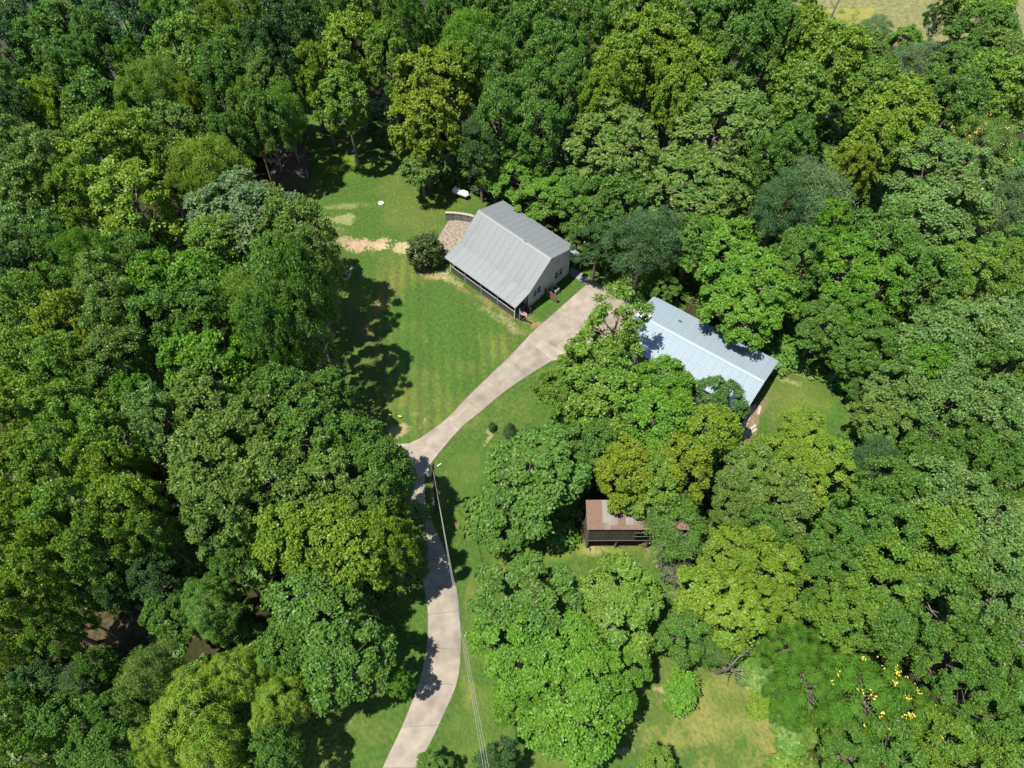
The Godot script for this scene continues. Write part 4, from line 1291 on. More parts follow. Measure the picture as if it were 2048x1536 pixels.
		r.rotation.y = rng.randf() * TAU
		tag(r, o[3], "rock", "pale rocks on the lawn")

func undergrowth() -> void:
	rng.seed = 404
	var g := Geo.new()
	for k in 560:
		var d := (ball().normalized() + Vector3.UP * 0.5).normalized()
		var nn := (d + Vector3.UP + ball() * 0.6).normalized()
		var al := nn.cross(ball()).normalized()
		g.tint = shade(rng.randf_range(0.65, 1.25), rng.randf_range(-0.1, 0.1))
		g.leaf(d * rng.randf_range(0.5, 1.0) * (1.0 + 0.25 * sin(d.x * 5.0 + 1.0) * sin(d.z * 4.0)), nn, al * 0.12, nn.cross(al) * 0.075, -0.02)
	var me := g.mesh()
	var spots: Array[Transform3D] = []
	var tones := PackedColorArray()
	var nz := FastNoiseLite.new()
	nz.seed = 8
	nz.frequency = 0.05
	for k in 15000:
		var x := rng.randf_range(-84, 92)
		var z := rng.randf_range(-128, 3)
		if absf(x) > 46.0 + (-z) * 0.42: continue
		var tx := int((x - GX) * GS)
		var tz := int((z - GZ) * GS)
		var inside := tx >= 0 and tx < GN and tz >= 0 and tz < GN
		if inside and lawn_mask[tz * GN + tx]: continue
		if x > 50.0 and z < -112.0 + (x - 50.0) * 0.25: continue
		var clear := false
		for e in [
			[-37.1, -17.4, 5.0, 4.0],
			[-32.5, -83.5, 5.0, 7.0],
			[20.9, -47.5, 9.5, 8.0],
			[11.8, -27.9, 5.5, 3.5]
		]:
			if Vector2((x - float(e[0])) / float(e[2]), (z - float(e[1])) / float(e[3])).length() < 1.0: clear = true
		var edge := false
		if inside:
			for q in [-22, 22]:
				var ex := clampi(tx + q, 0, GN - 1)
				var ez := clampi(tz + q, 0, GN - 1)
				if lawn_mask[tz * GN + ex] or lawn_mask[ez * GN + tx]: edge = true
		if clear or (not edge and nz.get_noise_2d(x, z) < -0.22): continue
		if not edge and k > 9500: continue
		var s := rng.randf_range(0.6, 1.9) if not edge else rng.randf_range(0.7, 2.3)
		spots.append(Transform3D(Basis(Vector3.UP, rng.randf() * TAU).scaled(Vector3(s, s * rng.randf_range(0.6, 1.1), s)), Vector3(x, 0.1, z)))
		var w := rng.randf_range(0.8, 1.25)
		tones.append(Color(w * rng.randf_range(0.8, 1.3), w, w))
	var mm := MultiMesh.new()
	mm.transform_format = MultiMesh.TRANSFORM_3D
	mm.use_colors = true
	mm.mesh = me
	mm.instance_count = spots.size()
	for k in spots.size():
		mm.set_instance_transform(k, spots[k])
		mm.set_instance_color(k, tones[k])
	var o := MultiMeshInstance3D.new()
	o.name = "undergrowth"
	o.multimesh = mm
	o.material_override = M.leaf_md
	o.set_meta("kind", "stuff")
	add_child(o)


# tufts and weeds that stand out of the mown grass, thicker along the edges of the drive
func grass_tufts() -> void:
	rng.seed = 717
	var g := Geo.new()
	for k in 9:
		var a := rng.randf() * TAU
		var d := Vector3(cos(a), 0, sin(a)) * rng.randf_range(0.1, 0.6)
		var nn := (Vector3.UP + d * 1.2 + ball() * 0.4).normalized()
		var al := (d + Vector3.UP * 0.4).normalized()
		g.tint = shade(rng.randf_range(0.75, 1.2))
		g.leaf(d + Vector3.UP * 0.3, nn, al * 0.45, nn.cross(al) * 0.16, 0.0)
	var spots: Array[Transform3D] = []
	var tones := PackedColorArray()
	var nz := FastNoiseLite.new()
	nz.seed = 27
	nz.frequency = 0.07
	var tries := []
	for k in 60000:
		tries.append([Vector2(rng.randf_range(-34, 40), rng.randf_range(-98, 1)), 0.0])
	for p in drive_edges:
		for k in p.size():
			var a: Vector2 = p[k]
			var b: Vector2 = p[(k + 1) % p.size()]
			for q in int(a.distance_to(b) * 7.0):
				tries.append([a.lerp(b, rng.randf()) + Vector2(rng.randfn(), rng.randfn()) * 0.07, 1.0])
	for e in tries:
		var p: Vector2 = e[0]
		var tx := int((p.x - GX) * GS)
		var tz := int((p.y - GZ) * GS)
		if tx < 0 or tz < 0 or tx >= GN or tz >= GN or not lawn_mask[tz * GN + tx]: continue
		var on_drive := 0
		for d in drive_edges:
			if Geometry2D.is_point_in_polygon(p, inset(d, 0.09)): on_drive = 1
			elif e[1] > 0.0 and Geometry2D.is_point_in_polygon(p, d): on_drive = maxi(on_drive, 0)
		if on_drive: continue
		var ha := Vector3(p.x + 4.19, 0, p.y + 66.86).rotated(Vector3.UP, 0.7486)
		if ha.x > -7.0 and ha.x < 15.0 and ha.z > -6.0 and ha.z < 6.0: continue
		var sa := Vector3(p.x - 14.5, 0, p.y + 52.3).rotated(Vector3.UP, 0.637)
		if sa.x > 0.0 and sa.x < 16.2 and absf(sa.z) < 4.1: continue
		if p.x > 7.0 and p.x < 16.5 and p.y > -30.5 and p.y < -25.5: continue
		var n := nz.get_noise_2dv(p)
		if e[1] == 0.0 and rng.randf() > 0.25 + n * 1.5: continue
		var s := rng.randf_range(0.05, 0.13) if e[1] > 0.0 else rng.randf_range(0.05, 0.17)
		spots.append(Transform3D(Basis(Vector3.UP, rng.randf() * TAU).scaled(Vector3(s, s * 0.6, s)), Vector3(p.x, 0, p.y)))
		var w := rng.randf_range(0.75, 1.3)
		var dry := rng.randf() * rng.randf()
		tones.append(Color(w * (0.85 + 0.7 * dry), w, w * (1.0 + 0.6 * dry)))
	var mm := MultiMesh.new()
	mm.transform_format = MultiMesh.TRANSFORM_3D
	mm.use_colors = true
	mm.mesh = g.mesh()
	mm.instance_count = spots.size()
	for k in spots.size():
		mm.set_instance_transform(k, spots[k])
		mm.set_instance_color(k, tones[k])
	var o := MultiMeshInstance3D.new()
	o.name = "grass_tufts"
	o.multimesh = mm
	o.material_override = M.grass
	o.set_meta("kind", "stuff")
	add_child(o)


func _ready() -> void:
	# camera, sky, sun, exposure
	var cam := Camera3D.new()
	cam.name = "camera"
	cam.keep_aspect = Camera3D.KEEP_HEIGHT
	cam.fov = 56.83
	cam.near = 0.5
	cam.far = 6000.0
	cam.position = Vector3(0, 68, 0)
	cam.rotation_degrees = Vector3(-56.5, 0, 0)
	add_child(cam)
	cam.current = true
	var sky := ProceduralSkyMaterial.new()
	sky.sky_top_color = Color(0.40, 0.48, 0.60)
	sky.sky_horizon_color = Color(0.74, 0.78, 0.82)
	sky.sky_curve = 0.12
	sky.ground_horizon_color = Color(0.4, 0.45, 0.38)
	sky.ground_bottom_color = Color(0.12, 0.15, 0.08)
	sky.sky_energy_multiplier = 1.05
	var env := Environment.new()
	env.background_mode = Environment.BG_SKY
	env.sky = Sky.new()
	env.sky.sky_material = sky
	env.tonemap_mode = Environment.TONE_MAPPER_LINEAR
	env.tonemap_exposure = 2.12
	env.sdfgi_enabled = true
	env.ssao_enabled = true
	env.ssil_enabled = true
	var we := WorldEnvironment.new()
	we.name = "world_environment"
	we.environment = env
	add_child(we)
	var sun := DirectionalLight3D.new()
	sun.name = "sun"
	sun.light_color = Color(1.0, 0.965, 0.9)
	sun.light_energy = 1.6
	sun.light_angular_distance = 0.53
	sun.shadow_enabled = true
	add_child(sun)
	sun.look_at_from_position(Vector3(0, 100, 0), Vector3(0, 100, 0) + Vector3(0.316, -0.94, -0.131))

	make_materials()
	ground()
	driveway()
	house()
	shop()
	barn()
	brown_shed()
	make_prototypes()
	trees()
	yard_things()
	undergrowth()
	grass_tufts()


func trees() -> void:
	tree("oak", 7, "leaf_bg", -67.3, -96.8, 20.0, 4.1, "bluish green tree near the forest's top left corner, nearest of four", "trees of the surrounding forest")
	tree("oak", 15, "leaf_bg", -61.4, -98.1, 20.0, 3.9, "bluish green tree near the forest's top left corner, third nearest of four", "trees of the surrounding forest")
	tree("oak", 21, "leaf_bg", -52.8, -93.8, 21.0, 4.4, "bluish green tree near the forest's top left corner, fourth nearest of four", "trees of the surrounding forest")
	tree("oak", 0, "leaf_bg", -66.6, -89.4, 19.0, 3.0, "bluish green tree near the forest's top left corner, second nearest of four", "trees of the surrounding forest")
	tree("oak", 6, "leaf_br", -50.2, -100.3, 17.0, 2.6, "bright green tree near the forest's top left corner", "trees of the surrounding forest")
	tree("maple", 8, "leaf_md", -43.5, -98.1, 20.0, 4.4, "mid green lumpy tree behind and left of the brown shed", "trees of the surrounding forest")
	tree("feathery", 7, "leaf_yg", -39.8, -95.3, 18.0, 2.9, "yellow-green feathery tree behind the brown shed", "trees of the surrounding forest")
	tree("oak", 12, "leaf_md", -60.9, -90.6, 19.0, 4.4, "mid green tree near the forest's top left corner, nearest of four", "trees of the surrounding forest")
	tree("oak", 19, "leaf_md", -55.3, -90.0, 19.0, 3.5, "mid green tree near the forest's top left corner, fourth nearest of four", "trees of the surrounding forest")
	tree("oak", 26, "leaf_lg", -43.1, -88.3, 19.0, 4.3, "light green tree behind and left of the brown shed", "trees of the surrounding forest")
	tree("oak", 4, "leaf_md", -36.9, -86.5, 18.0, 3.7, "mid green tree behind and left of the brown shed, third nearest of three", "trees of the surrounding forest")
	tree("oak", 12, "leaf_md", -57.5, -84.5, 18.0, 3.4, "mid green tree near the forest's top left corner, third nearest of four", "trees of the surrounding forest")
	tree("oak", 18, "leaf_md", -65.1, -82.1, 18.0, 2.9, "mid green tree near the forest's top left corner, second nearest of four", "trees of the surrounding forest")
	tree("maple", 14, "leaf_br", -51.4, -89.7, 16.0, 2.3, "small bright green lumpy tree near the forest's top left corner", "trees of the surrounding forest")
	tree("feathery", 14, "leaf_lg", -44.9, -81.6, 18.0, 3.4, "light green feathery tree left of the brown shed", "trees of the surrounding forest")
	tree("oak", 26, "leaf_md", -37.8, -81.6, 18.0, 3.2, "mid green tree behind and left of the brown shed, second nearest of three", "trees of the surrounding forest")
	tree("oak", 3, "leaf_yb", -59.1, -79.3, 16.0, 2.9, "brightest yellow-green tree in the upper left forest", "trees of the surrounding forest")
	tree("maple", 22, "leaf_md", -52.6, -78.4, 17.0, 4.2, "mid green lumpy tree near the forest's top left corner", "trees of the surrounding forest")
	tree("oak", 9, "leaf_dk", -61.3, -76.8, 17.0, 3.0, "dark green tree near the forest's top left corner", "trees of the surrounding forest")
	tree("oak", 15, "leaf_lg", -47.0, -77.9, 17.0, 2.9, "light green tree near the forest's top left corner", "trees of the surrounding forest")
	tree("oak", 22, "leaf_go", -40.5, -79.8, 16.0, 1.9, "small golden-green tree left of the brown shed", "trees of the surrounding forest")
	tree("maple", 29, "leaf_ol", -41.1, -73.4, 17.0, 3.7, "olive green lumpy tree left of the brown shed", "trees of the surrounding forest")
	tree("oak", 29, "leaf_ol", -60.5, -70.6, 17.0, 3.4, "olive green tree near the forest's top left corner, left-hand of two", "trees of the surrounding forest")
	tree("oak", 6, "leaf_ol", -54.0, -67.1, 18.0, 3.8, "olive green tree near the forest's top left corner, right-hand of two", "trees of the surrounding forest")
	tree("oak", 15, "leaf_yg", -48.0, -69.1, 18.0, 4.5, "yellow-green tree near the forest's top left corner", "trees of the surrounding forest")
	tree("oak", 21, "leaf_yg", -44.0, -71.5, 17.0, 3.3, "yellow-green tree left of the brown shed, upper of two", "trees of the surrounding forest")
	tree("feathery", 22, "leaf_yg", -35.6, -67.3, 17.0, 3.6, "yellow-green feathery tree left of the brown shed", "trees of the surrounding forest")
	tree("maple", 5, "leaf_md", -35.3, -74.6, 15.0, 2.4, "small mid green lumpy tree left of the brown shed", "trees of the surrounding forest")
	tree("oak", 27, "leaf_lg", -33.7, -78.8, 16.0, 2.4, "small light green tree behind and left of the brown shed", "trees of the surrounding forest")
	tree("oak", 5, "leaf_dk", -32.5, -97.4, 20.0, 4.5, "dark green tree behind the brown shed, third nearest of three", "trees of the surrounding forest")
	tree("oak", 12, "leaf_yg", -35.0, -95.4, 19.0, 2.2, "small yellow-green tree behind the brown shed", "trees of the surrounding forest")
	tree("oak", 20, "leaf_dk", -31.6, -86.7, 20.0, 3.4, "dark green tree behind the brown shed, nearest of three", "trees of the surrounding forest")
	tree("oak", 27, "leaf_dk", -28.3, -90.7, 20.0, 3.5, "dark green tree behind the brown shed, second nearest of three", "trees of the surrounding forest")
	tree("poplar", 8, "leaf_md", -26.5, -98.7, 20.0, 3.0, "mid green slender poplar behind the brown shed, left-hand of two", "trees of the surrounding forest")
	tree("poplar", 14, "leaf_md", -22.5, -95.5, 20.0, 2.9, "mid green slender poplar behind the brown shed, right-hand of two", "trees of the surrounding forest")
	tree("poplar", 23, "leaf_lg", -19.6, -98.1, 20.0, 2.8, "light green slender poplar near the top edge, centre", "trees of the surrounding forest")
	tree("poplar", 29, "leaf_md", -15.7, -97.4, 20.0, 3.2, "mid green slender poplar near the top edge, centre, third nearest of three", "trees of the surrounding forest")
	tree("poplar", 7, "leaf_md", -11.5, -98.1, 20.0, 3.2, "mid green slender poplar near the top edge, centre, second nearest of three", "trees of the surrounding forest")
	tree("poplar", 13, "leaf_md", -8.3, -96.1, 19.0, 2.8, "mid green slender poplar near the top edge, centre, nearest of three", "trees of the surrounding forest")
	tree("oak", 4, "leaf_br", -4.9, -98.0, 19.0, 3.5, "bright green tree near the top edge, centre", "trees of the surrounding forest")
	tree("oak", 9, "leaf_md", -1.3, -98.6, 19.0, 3.5, "mid green tree near the top edge, centre, nearest of eight", "trees of the surrounding forest")
	tree("maple", 12, "leaf_yg", -21.8, -90.9, 18.0, 4.7, "yellow-green lumpy tree behind and right of the brown shed", "trees of the surrounding forest")
	tree("maple", 19, "leaf_yg", -26.0, -86.4, 17.0, 2.7, "yellow-green lumpy tree behind the brown shed", "trees of the surrounding forest")
	tree("maple", 27, "leaf_lg", -22.2, -83.0, 15.0, 3.7, "light green lumpy tree behind and right of the brown shed", "trees of the surrounding forest")
	tree("maple", 4, "leaf_lg", -16.5, -89.3, 18.0, 3.3, "light green lumpy tree near the top edge, centre, second nearest of three", "trees of the surrounding forest")
	tree("poplar", 19, "leaf_md", -13.3, -91.9, 20.0, 2.4, "small mid green slender poplar near the top edge, centre", "trees of the surrounding forest")
	tree("feathery", 0, "leaf_br", -6.3, -91.7, 18.0, 3.6, "bright green feathery tree near the top edge, centre", "trees of the surrounding forest")
	tree("maple", 11, "leaf_go", -10.3, -84.2, 17.0, 4.5, "golden-green lumpy tree behind the white propane tank", "trees of the surrounding forest")
	tree("maple", 17, "leaf_yg", -7.3, -86.4, 17.0, 3.2, "yellow-green lumpy tree near the top edge, centre, nearest of six", "trees of the surrounding forest")
	tree("maple", 25, "leaf_go", -11.5, -78.1, 15.0, 3.9, "golden-green lumpy tree behind and left of the white propane tank", "trees of the surrounding forest")
	tree("maple", 3, "leaf_ol", -12.2, -76.5, 8.0, 3.1, "olive green lumpy tree behind and left of the white propane tank", "trees of the surrounding forest")
	tree("oak", 18, "leaf_ol", -31.9, -83.6, 17.0, 3.0, "olive green tree behind the brown shed", "trees of the surrounding forest")
	tree("feathery", 6, "leaf_br", -29.5, -79.7, 15.0, 2.5, "small bright green feathery tree behind the brown shed", "trees of the surrounding forest")
	tree("oak", 25, "leaf_md", -31.2, -77.2, 16.0, 2.9, "mid green tree behind and left of the brown shed, nearest of three", "trees of the surrounding forest")
	tree("oak", 0, "leaf_md", -2.6, -86.5, 18.0, 3.3, "mid green tree near the top edge, centre, fourth nearest of eight", "trees of the surrounding forest")
	tree("oak", 8, "leaf_md", -1.6, -77.4, 17.0, 3.5, "mid green tree behind the white propane tank", "trees of the surrounding forest")
	tree("oak", 15, "leaf_dk", -4.1, -75.3, 13.0, 2.9, "dark green tree behind the white propane tank", "trees of the surrounding forest")
	tree("oak", 23, "leaf_br", -2.3, -75.3, 7.0, 2.4, "small bright green tree right of the white propane tank", "trees of the surrounding forest")
	tree("oak", 29, "leaf_br", 1.1, -74.3, 8.0, 3.7, "bright green tree right of the white propane tank", "trees of the surrounding forest")
	tree("oak", 6, "leaf_md", 4.6, -96.1, 19.0, 4.5, "mid green tree near the top edge, centre, second nearest of eight", "trees of the surrounding forest")
	tree("oak", 13, "leaf_md", 0.4, -91.7, 18.0, 3.1, "mid green tree near the top edge, centre, third nearest of eight", "trees of the surrounding forest")
	tree("oak", 19, "leaf_md", 10.2, -96.1, 19.0, 3.4, "mid green tree near the top edge, centre, sixth nearest of eight", "trees of the surrounding forest")
	tree("maple", 8, "leaf_lg", 17.5, -98.0, 19.0, 4.7, "light green lumpy tree near the top edge, centre, nearest of three", "trees of the surrounding forest")
	tree("maple", 16, "leaf_lg", 23.1, -98.6, 19.0, 4.6, "light green lumpy tree near the top edge, centre, third nearest of three", "trees of the surrounding forest")
	tree("maple", 23, "leaf_yg", 18.9, -91.7, 18.0, 4.6, "yellow-green lumpy tree near the top edge, centre, fourth nearest of six", "trees of the surrounding forest")
	tree("maple", 29, "leaf_yg", 14.4, -86.5, 18.0, 4.1, "yellow-green lumpy tree near the top edge, centre, second nearest of six", "trees of the surrounding forest")
	tree("maple", 6, "leaf_yg", 23.4, -86.9, 17.0, 3.9, "yellow-green lumpy tree near the top edge, centre, sixth nearest of six", "trees of the surrounding forest")
	tree("oak", 26, "leaf_md", 29.1, -96.1, 19.0, 4.3, "mid green tree left of the hay field, fourth nearest of four", "trees of the surrounding forest")
	tree("oak", 4, "leaf_md", 33.8, -98.0, 19.0, 4.4, "mid green tree left of the hay field, second nearest of four", "trees of the surrounding forest")
	tree("oak", 12, "leaf_md", 30.7, -90.5, 18.0, 3.8, "mid green tree left of the hay field, third nearest of four", "trees of the surrounding forest")
	tree("oak", 18, "leaf_md", 36.2, -94.1, 18.0, 4.0, "mid green tree left of the hay field, nearest of four", "trees of the surrounding forest")
	tree("oak", 26, "leaf_md", 5.8, -88.8, 18.0, 3.9, "mid green tree near the top edge, centre, fifth nearest of eight", "trees of the surrounding forest")
	tree("oak", 3, "leaf_md", 3.1, -82.0, 17.0, 3.5, "mid green tree near the top edge, centre, seventh nearest of eight", "trees of the surrounding forest")
	tree("oak", 10, "leaf_md", 7.3, -83.1, 17.0, 3.2, "mid green tree near the top edge, centre, eighth nearest of eight", "trees of the surrounding forest")
	tree("oak", 16, "leaf_md", 2.9, -76.5, 16.0, 3.7, "mid green tree behind and right of the white propane tank", "trees of the surrounding forest")
	tree("maple", 15, "leaf_yg", 11.7, -80.4, 17.0, 2.9, "yellow-green lumpy tree near the top edge, centre, third nearest of six", "trees of the surrounding forest")
	tree("maple", 21, "leaf_yg", 20.9, -81.5, 17.0, 3.2, "yellow-green lumpy tree near the top edge, centre, fifth nearest of six", "trees of the surrounding forest")
	tree("maple", 27, "leaf_ol", 12.9, -73.7, 15.0, 6.2, "broad olive green lumpy tree behind and right of the house", "trees of the surrounding forest")
	tree("maple", 6, "leaf_ol", 26.8, -78.1, 15.0, 7.0, "broad olive green lumpy tree in front and left of the hay field", "trees of the surrounding forest")
	tree("maple", 11, "leaf_ol", 22.0, -68.0, 13.0, 5.8, "broad olive green lumpy tree behind the metal shop", "trees of the surrounding forest")
	tree("oak", 22, "leaf_br", 4.2, -69.7, 8.0, 3.4, "bright green tree behind and right of the house", "trees of the surrounding forest")
	tree("oak", 0, "leaf_md", 8.0, -70.4, 9.0, 3.4, "mid green tree behind and right of the house", "trees of the surrounding forest")
	tree("oak", 6, "leaf_md", 9.7, -65.9, 9.0, 3.1, "mid green tree right of the house", "trees around the clearing")
	tree("maple", 20, "leaf_md", 12.7, -66.8, 12.0, 3.4, "mid green lumpy tree behind and right of the house", "trees of the surrounding forest")
	tree("feathery", 14, "leaf_bg", 15.3, -58.9, 13.0, 3.7, "bluish green feathery tree behind and left of the metal shop", "trees around the clearing")
	tree("oak", 14, "leaf_dk", 10.3, -61.2, 9.0, 2.7, "dark green tree right of the house", "trees around the clearing")
	tree("oak", 21, "leaf_md", 11.9, -61.9, 5.0, 1.7, "small mid green tree right of the house", "trees around the clearing")
	tree("maple", 25, "leaf_md", 21.0, -59.8, 11.0, 3.3, "mid green lumpy tree behind the metal shop", "trees around the clearing")
	tree("oak", 28, "leaf_md", 17.7, -57.4, 5.0, 2.2, "small mid green tree behind and left of the metal shop", "trees around the clearing")
	tree("maple", 3, "leaf_yg", 39.9, -93.5, 18.0, 3.7, "yellow-green lumpy tree left of the hay field", "trees of the surrounding forest")
	tree("maple", 11, "leaf_yg", 43.5, -90.4, 17.0, 4.7, "yellow-green lumpy tree in front and left of the hay field", "trees of the surrounding forest")
	tree("maple", 18, "leaf_lg", 37.7, -84.0, 16.0, 4.1, "light green lumpy tree in front and left of the hay field", "trees of the surrounding forest")
	tree("maple", 24, "leaf_ol", 50.7, -97.8, 12.0, 3.3, "olive green lumpy tree in front and left of the hay field", "trees of the surrounding forest")
	tree("feathery", 21, "leaf_gy", 59.3, -112.4, 5.0, 2.9, "grey-green feathery tree in front and left of the hay field", "trees of the surrounding forest")
	tree("oak", 6, "leaf_br", 60.6, -104.7, 8.0, 2.6, "bright green tree in front of the hay field", "trees of the surrounding forest")
	tree("oak", 11, "leaf_dk", 67.4, -109.7, 10.0, 2.2, "small dark green tree right of the hay field", "trees of the surrounding forest")
	tree("feathery", 27, "leaf_gy", 62.2, -100.2, 8.0, 3.9, "grey-green feathery tree in front and right of the hay field", "trees of the surrounding forest")
	tree("oak", 18, "leaf_yg", 70.8, -107.9, 14.0, 5.1, "yellow-green tree right of the hay field", "trees of the surrounding forest")
	tree("oak", 25, "leaf_md", 69.0, -99.8, 14.0, 4.5, "mid green tree right of the hay field", "trees of the surrounding forest")
	tree("oak", 4, "leaf_md", 63.2, -93.8, 12.0, 3.8, "mid green tree behind the orange-flowering tree", "trees of the surrounding forest")
	tree("maple", 0, "leaf_ol", 68.6, -92.9, 14.0, 4.2, "olive green lumpy tree behind the orange-flowering tree", "trees of the surrounding forest")
	tree("maple", 8, "leaf_lg", 64.7, -85.6, 15.0, 4.5, "light green lumpy tree behind the orange-flowering tree", "trees of the surrounding forest")
	tree("oak", 11, "leaf_md", 57.9, -82.3, 15.0, 4.0, "mid green tree behind and left of the orange-flowering tree", "trees of the surrounding forest")
	tree("maple", 16, "leaf_lg", 48.3, -84.5, 15.0, 3.7, "light green lumpy tree in front of the hay field", "trees of the surrounding forest")
	tree("maple", 21, "leaf_yg", 50.0, -80.2, 15.0, 5.0, "yellow-green lumpy tree left of the orange-flowering tree, upper of two", "trees of the surrounding forest")
	tree("maple", 28, "leaf_yg", 45.4, -73.7, 15.0, 3.8, "yellow-green lumpy tree left of the orange-flowering tree, lower of two", "trees of the surrounding forest")
	tree("sumac", 8, "leaf_og", 59.9, -75.5, 14.0, 4.3, "orange-flowering tree at the right, below the hay field", "trees of the surrounding forest")
	tree("oak", 16, "leaf_lt", 52.0, -68.5, 15.0, 5.9, "broad pale glossy green tree in front and left of the orange-flowering tree, upper of two", "trees of the surrounding forest")
	tree("oak", 24, "leaf_lt", 48.3, -61.5, 14.0, 5.5, "broad pale glossy green tree in front and left of the orange-flowering tree, lower of two", "trees of the surrounding forest")
	tree("feathery", 4, "leaf_gy", 59.8, -65.3, 14.0, 3.5, "grey-green feathery tree in front of the orange-flowering tree", "trees of the surrounding forest")
	tree("feathery", 10, "leaf_gy", 35.8, -65.3, 14.0, 4.0, "grey-green feathery tree left of the orange-flowering tree", "trees of the surrounding forest")
	tree("feathery", 17, "leaf_bg", 31.9, -64.3, 14.0, 3.3, "bluish green feathery tree behind the metal shop", "trees of the surrounding forest")
	tree("oak", 1, "leaf_md", 31.1, -70.4, 15.0, 2.9, "mid green tree behind the metal shop", "trees of the surrounding forest")
	tree("oak", 9, "leaf_md", 34.9, -73.2, 15.0, 2.9, "mid green tree in front and left of the hay field", "trees of the surrounding forest")
	tree("maple", 5, "leaf_go", 41.8, -69.8, 14.0, 2.3, "small golden-green lumpy tree left of the orange-flowering tree", "trees of the surrounding forest")
	tree("maple", 13, "leaf_br", 37.1, -61.4, 13.0, 2.6, "bright green lumpy tree behind and right of the metal shop, fourth nearest of four", "trees of the surrounding forest")
	tree("oak", 16, "leaf_md", 42.1, -57.5, 14.0, 4.1, "mid green tree in front and left of the orange-flowering tree", "trees of the surrounding forest")
	tree("maple", 21, "leaf_br", 24.6, -58.6, 11.0, 4.1, "bright green lumpy tree behind the metal shop", "trees of the surrounding forest")
	tree("maple", 27, "leaf_br", 27.7, -53.6, 11.0, 4.2, "bright green lumpy tree behind and right of the metal shop, second nearest of four", "trees of the surrounding forest")
	tree("maple", 3, "leaf_br", 25.8, -52.0, 9.5, 3.8, "bright green lumpy tree behind and right of the metal shop, nearest of four", "trees of the surrounding forest", Vector3(-0.5, 0, 1.8))
	tree("oak", 22, "leaf_md", 32.3, -55.8, 13.0, 3.3, "mid green tree behind and right of the metal shop", "trees of the surrounding forest")
	tree("maple", 11, "leaf_br", 37.4, -54.7, 13.0, 3.5, "bright green lumpy tree behind and right of the metal shop, third nearest of four", "trees of the surrounding forest")
	tree("oak", 29, "leaf_br", 40.1, -51.4, 13.0, 3.3, "bright green tree near the right edge, mid-height, upper of two", "trees of the surrounding forest")
	tree("oak", 5, "leaf_md", 44.3, -52.2, 14.0, 3.9, "mid green tree near the right edge, mid-height, second nearest of six", "trees of the surrounding forest")
	tree("oak", 14, "leaf_lg", 49.8, -53.2, 13.0, 3.6, "light green tree near the right edge, mid-height, left-hand of two", "trees of the surrounding forest")
	tree("oak", 20, "leaf_lg", 55.1, -54.7, 13.0, 3.5, "light green tree near the right edge, mid-height, right-hand of two", "trees of the surrounding forest")
	tree("maple", 19, "leaf_md", 33.7, -48.1, 10.0, 2.9, "mid green lumpy tree right of the metal shop, left-hand of two", "trees of the surrounding forest")
	tree("oak", 28, "leaf_br", 37.4, -49.6, 11.0, 2.7, "bright green tree right of the metal shop", "trees of the surrounding forest")
	tree("maple", 24, "leaf_md", 36.5, -45.1, 9.0, 2.7, "mid green lumpy tree right of the metal shop, right-hand of two", "trees of the surrounding forest")
	tree("oak", 4, "leaf_md", 38.1, -44.9, 11.0, 2.8, "mid green tree near the right edge, mid-height, fourth nearest of six", "trees of the surrounding forest")
	tree("oak", 12, "leaf_md", 37.8, -42.1, 6.0, 1.6, "small mid green tree right of the metal shop", "trees of the surrounding forest")
	tree("oak", 17, "leaf_lt", 44.3, -43.7, 14.0, 4.4, "pale glossy green tree near the right edge, mid-height, second nearest of six", "trees of the surrounding forest")
	tree("oak", 25, "leaf_lt", 49.3, -44.0, 14.0, 4.1, "pale glossy green tree near the right edge, mid-height, nearest of six", "trees of the surrounding forest")
	tree("oak", 2, "leaf_br", 41.1, -40.7, 13.0, 2.9, "bright green tree near the right edge, mid-height, lower of two", "trees of the surrounding forest")
	tree("oak", 8, "leaf_md", 48.5, -39.1, 14.0, 3.5, "mid green tree near the right edge, mid-height, nearest of six", "trees of the surrounding forest")
	tree("oak", 16, "leaf_lt", 38.8, -38.7, 12.0, 3.1, "pale glossy green tree near the right edge, mid-height, fifth nearest of six", "trees of the surrounding forest")
	tree("oak", 23, "leaf_lt", 41.6, -36.2, 14.0, 3.2, "pale glossy green tree near the right edge, mid-height, fourth nearest of six", "trees of the surrounding forest")
	tree("oak", 1, "leaf_lt", 45.3, -34.5, 14.0, 3.6, "pale glossy green tree near the right edge, mid-height, third nearest of six", "trees of the surrounding forest")
	tree("oak", 6, "leaf_ol", 37.3, -36.0, 10.0, 3.1, "olive green tree near the right edge, mid-height", "trees of the surrounding forest")
	tree("oak", 14, "leaf_yg", 29.8, -35.8, 7.0, 2.7, "yellow-green tree in front and right of the metal shop, nearest of three", "trees of the surrounding forest")
	tree("oak", 22, "leaf_yg", 29.8, -30.7, 10.0, 3.2, "yellow-green tree in front and right of the metal shop, third nearest of three", "trees of the surrounding forest")
	tree("oak", 27, "leaf_yg", 26.2, -31.6, 9.0, 3.0, "yellow-green tree in front and right of the metal shop, second nearest of three", "trees of the surrounding forest")
	tree("oak", 5, "leaf_ol", 22.9, -30.3, 9.0, 3.0, "olive green tree in front of the metal shop", "trees of the surrounding forest")
	tree("oak", 11, "leaf_ol", 25.1, -27.4, 10.0, 3.2, "olive green tree right of the rusty barn", "trees of the surrounding forest")
	tree("oak", 19, "leaf_ol", 20.9, -27.4, 9.0, 2.2, "small olive green tree right of the rusty barn", "trees of the surrounding forest")
	tree("oak", 25, "leaf_md", 23.3, -24.8, 9.0, 2.1, "small mid green tree right of the rusty barn", "trees of the surrounding forest")
	tree("feathery", 25, "leaf_bg", 34.1, -30.7, 11.0, 2.3, "small bluish green feathery tree near the right edge, mid-height", "trees of the surrounding forest")
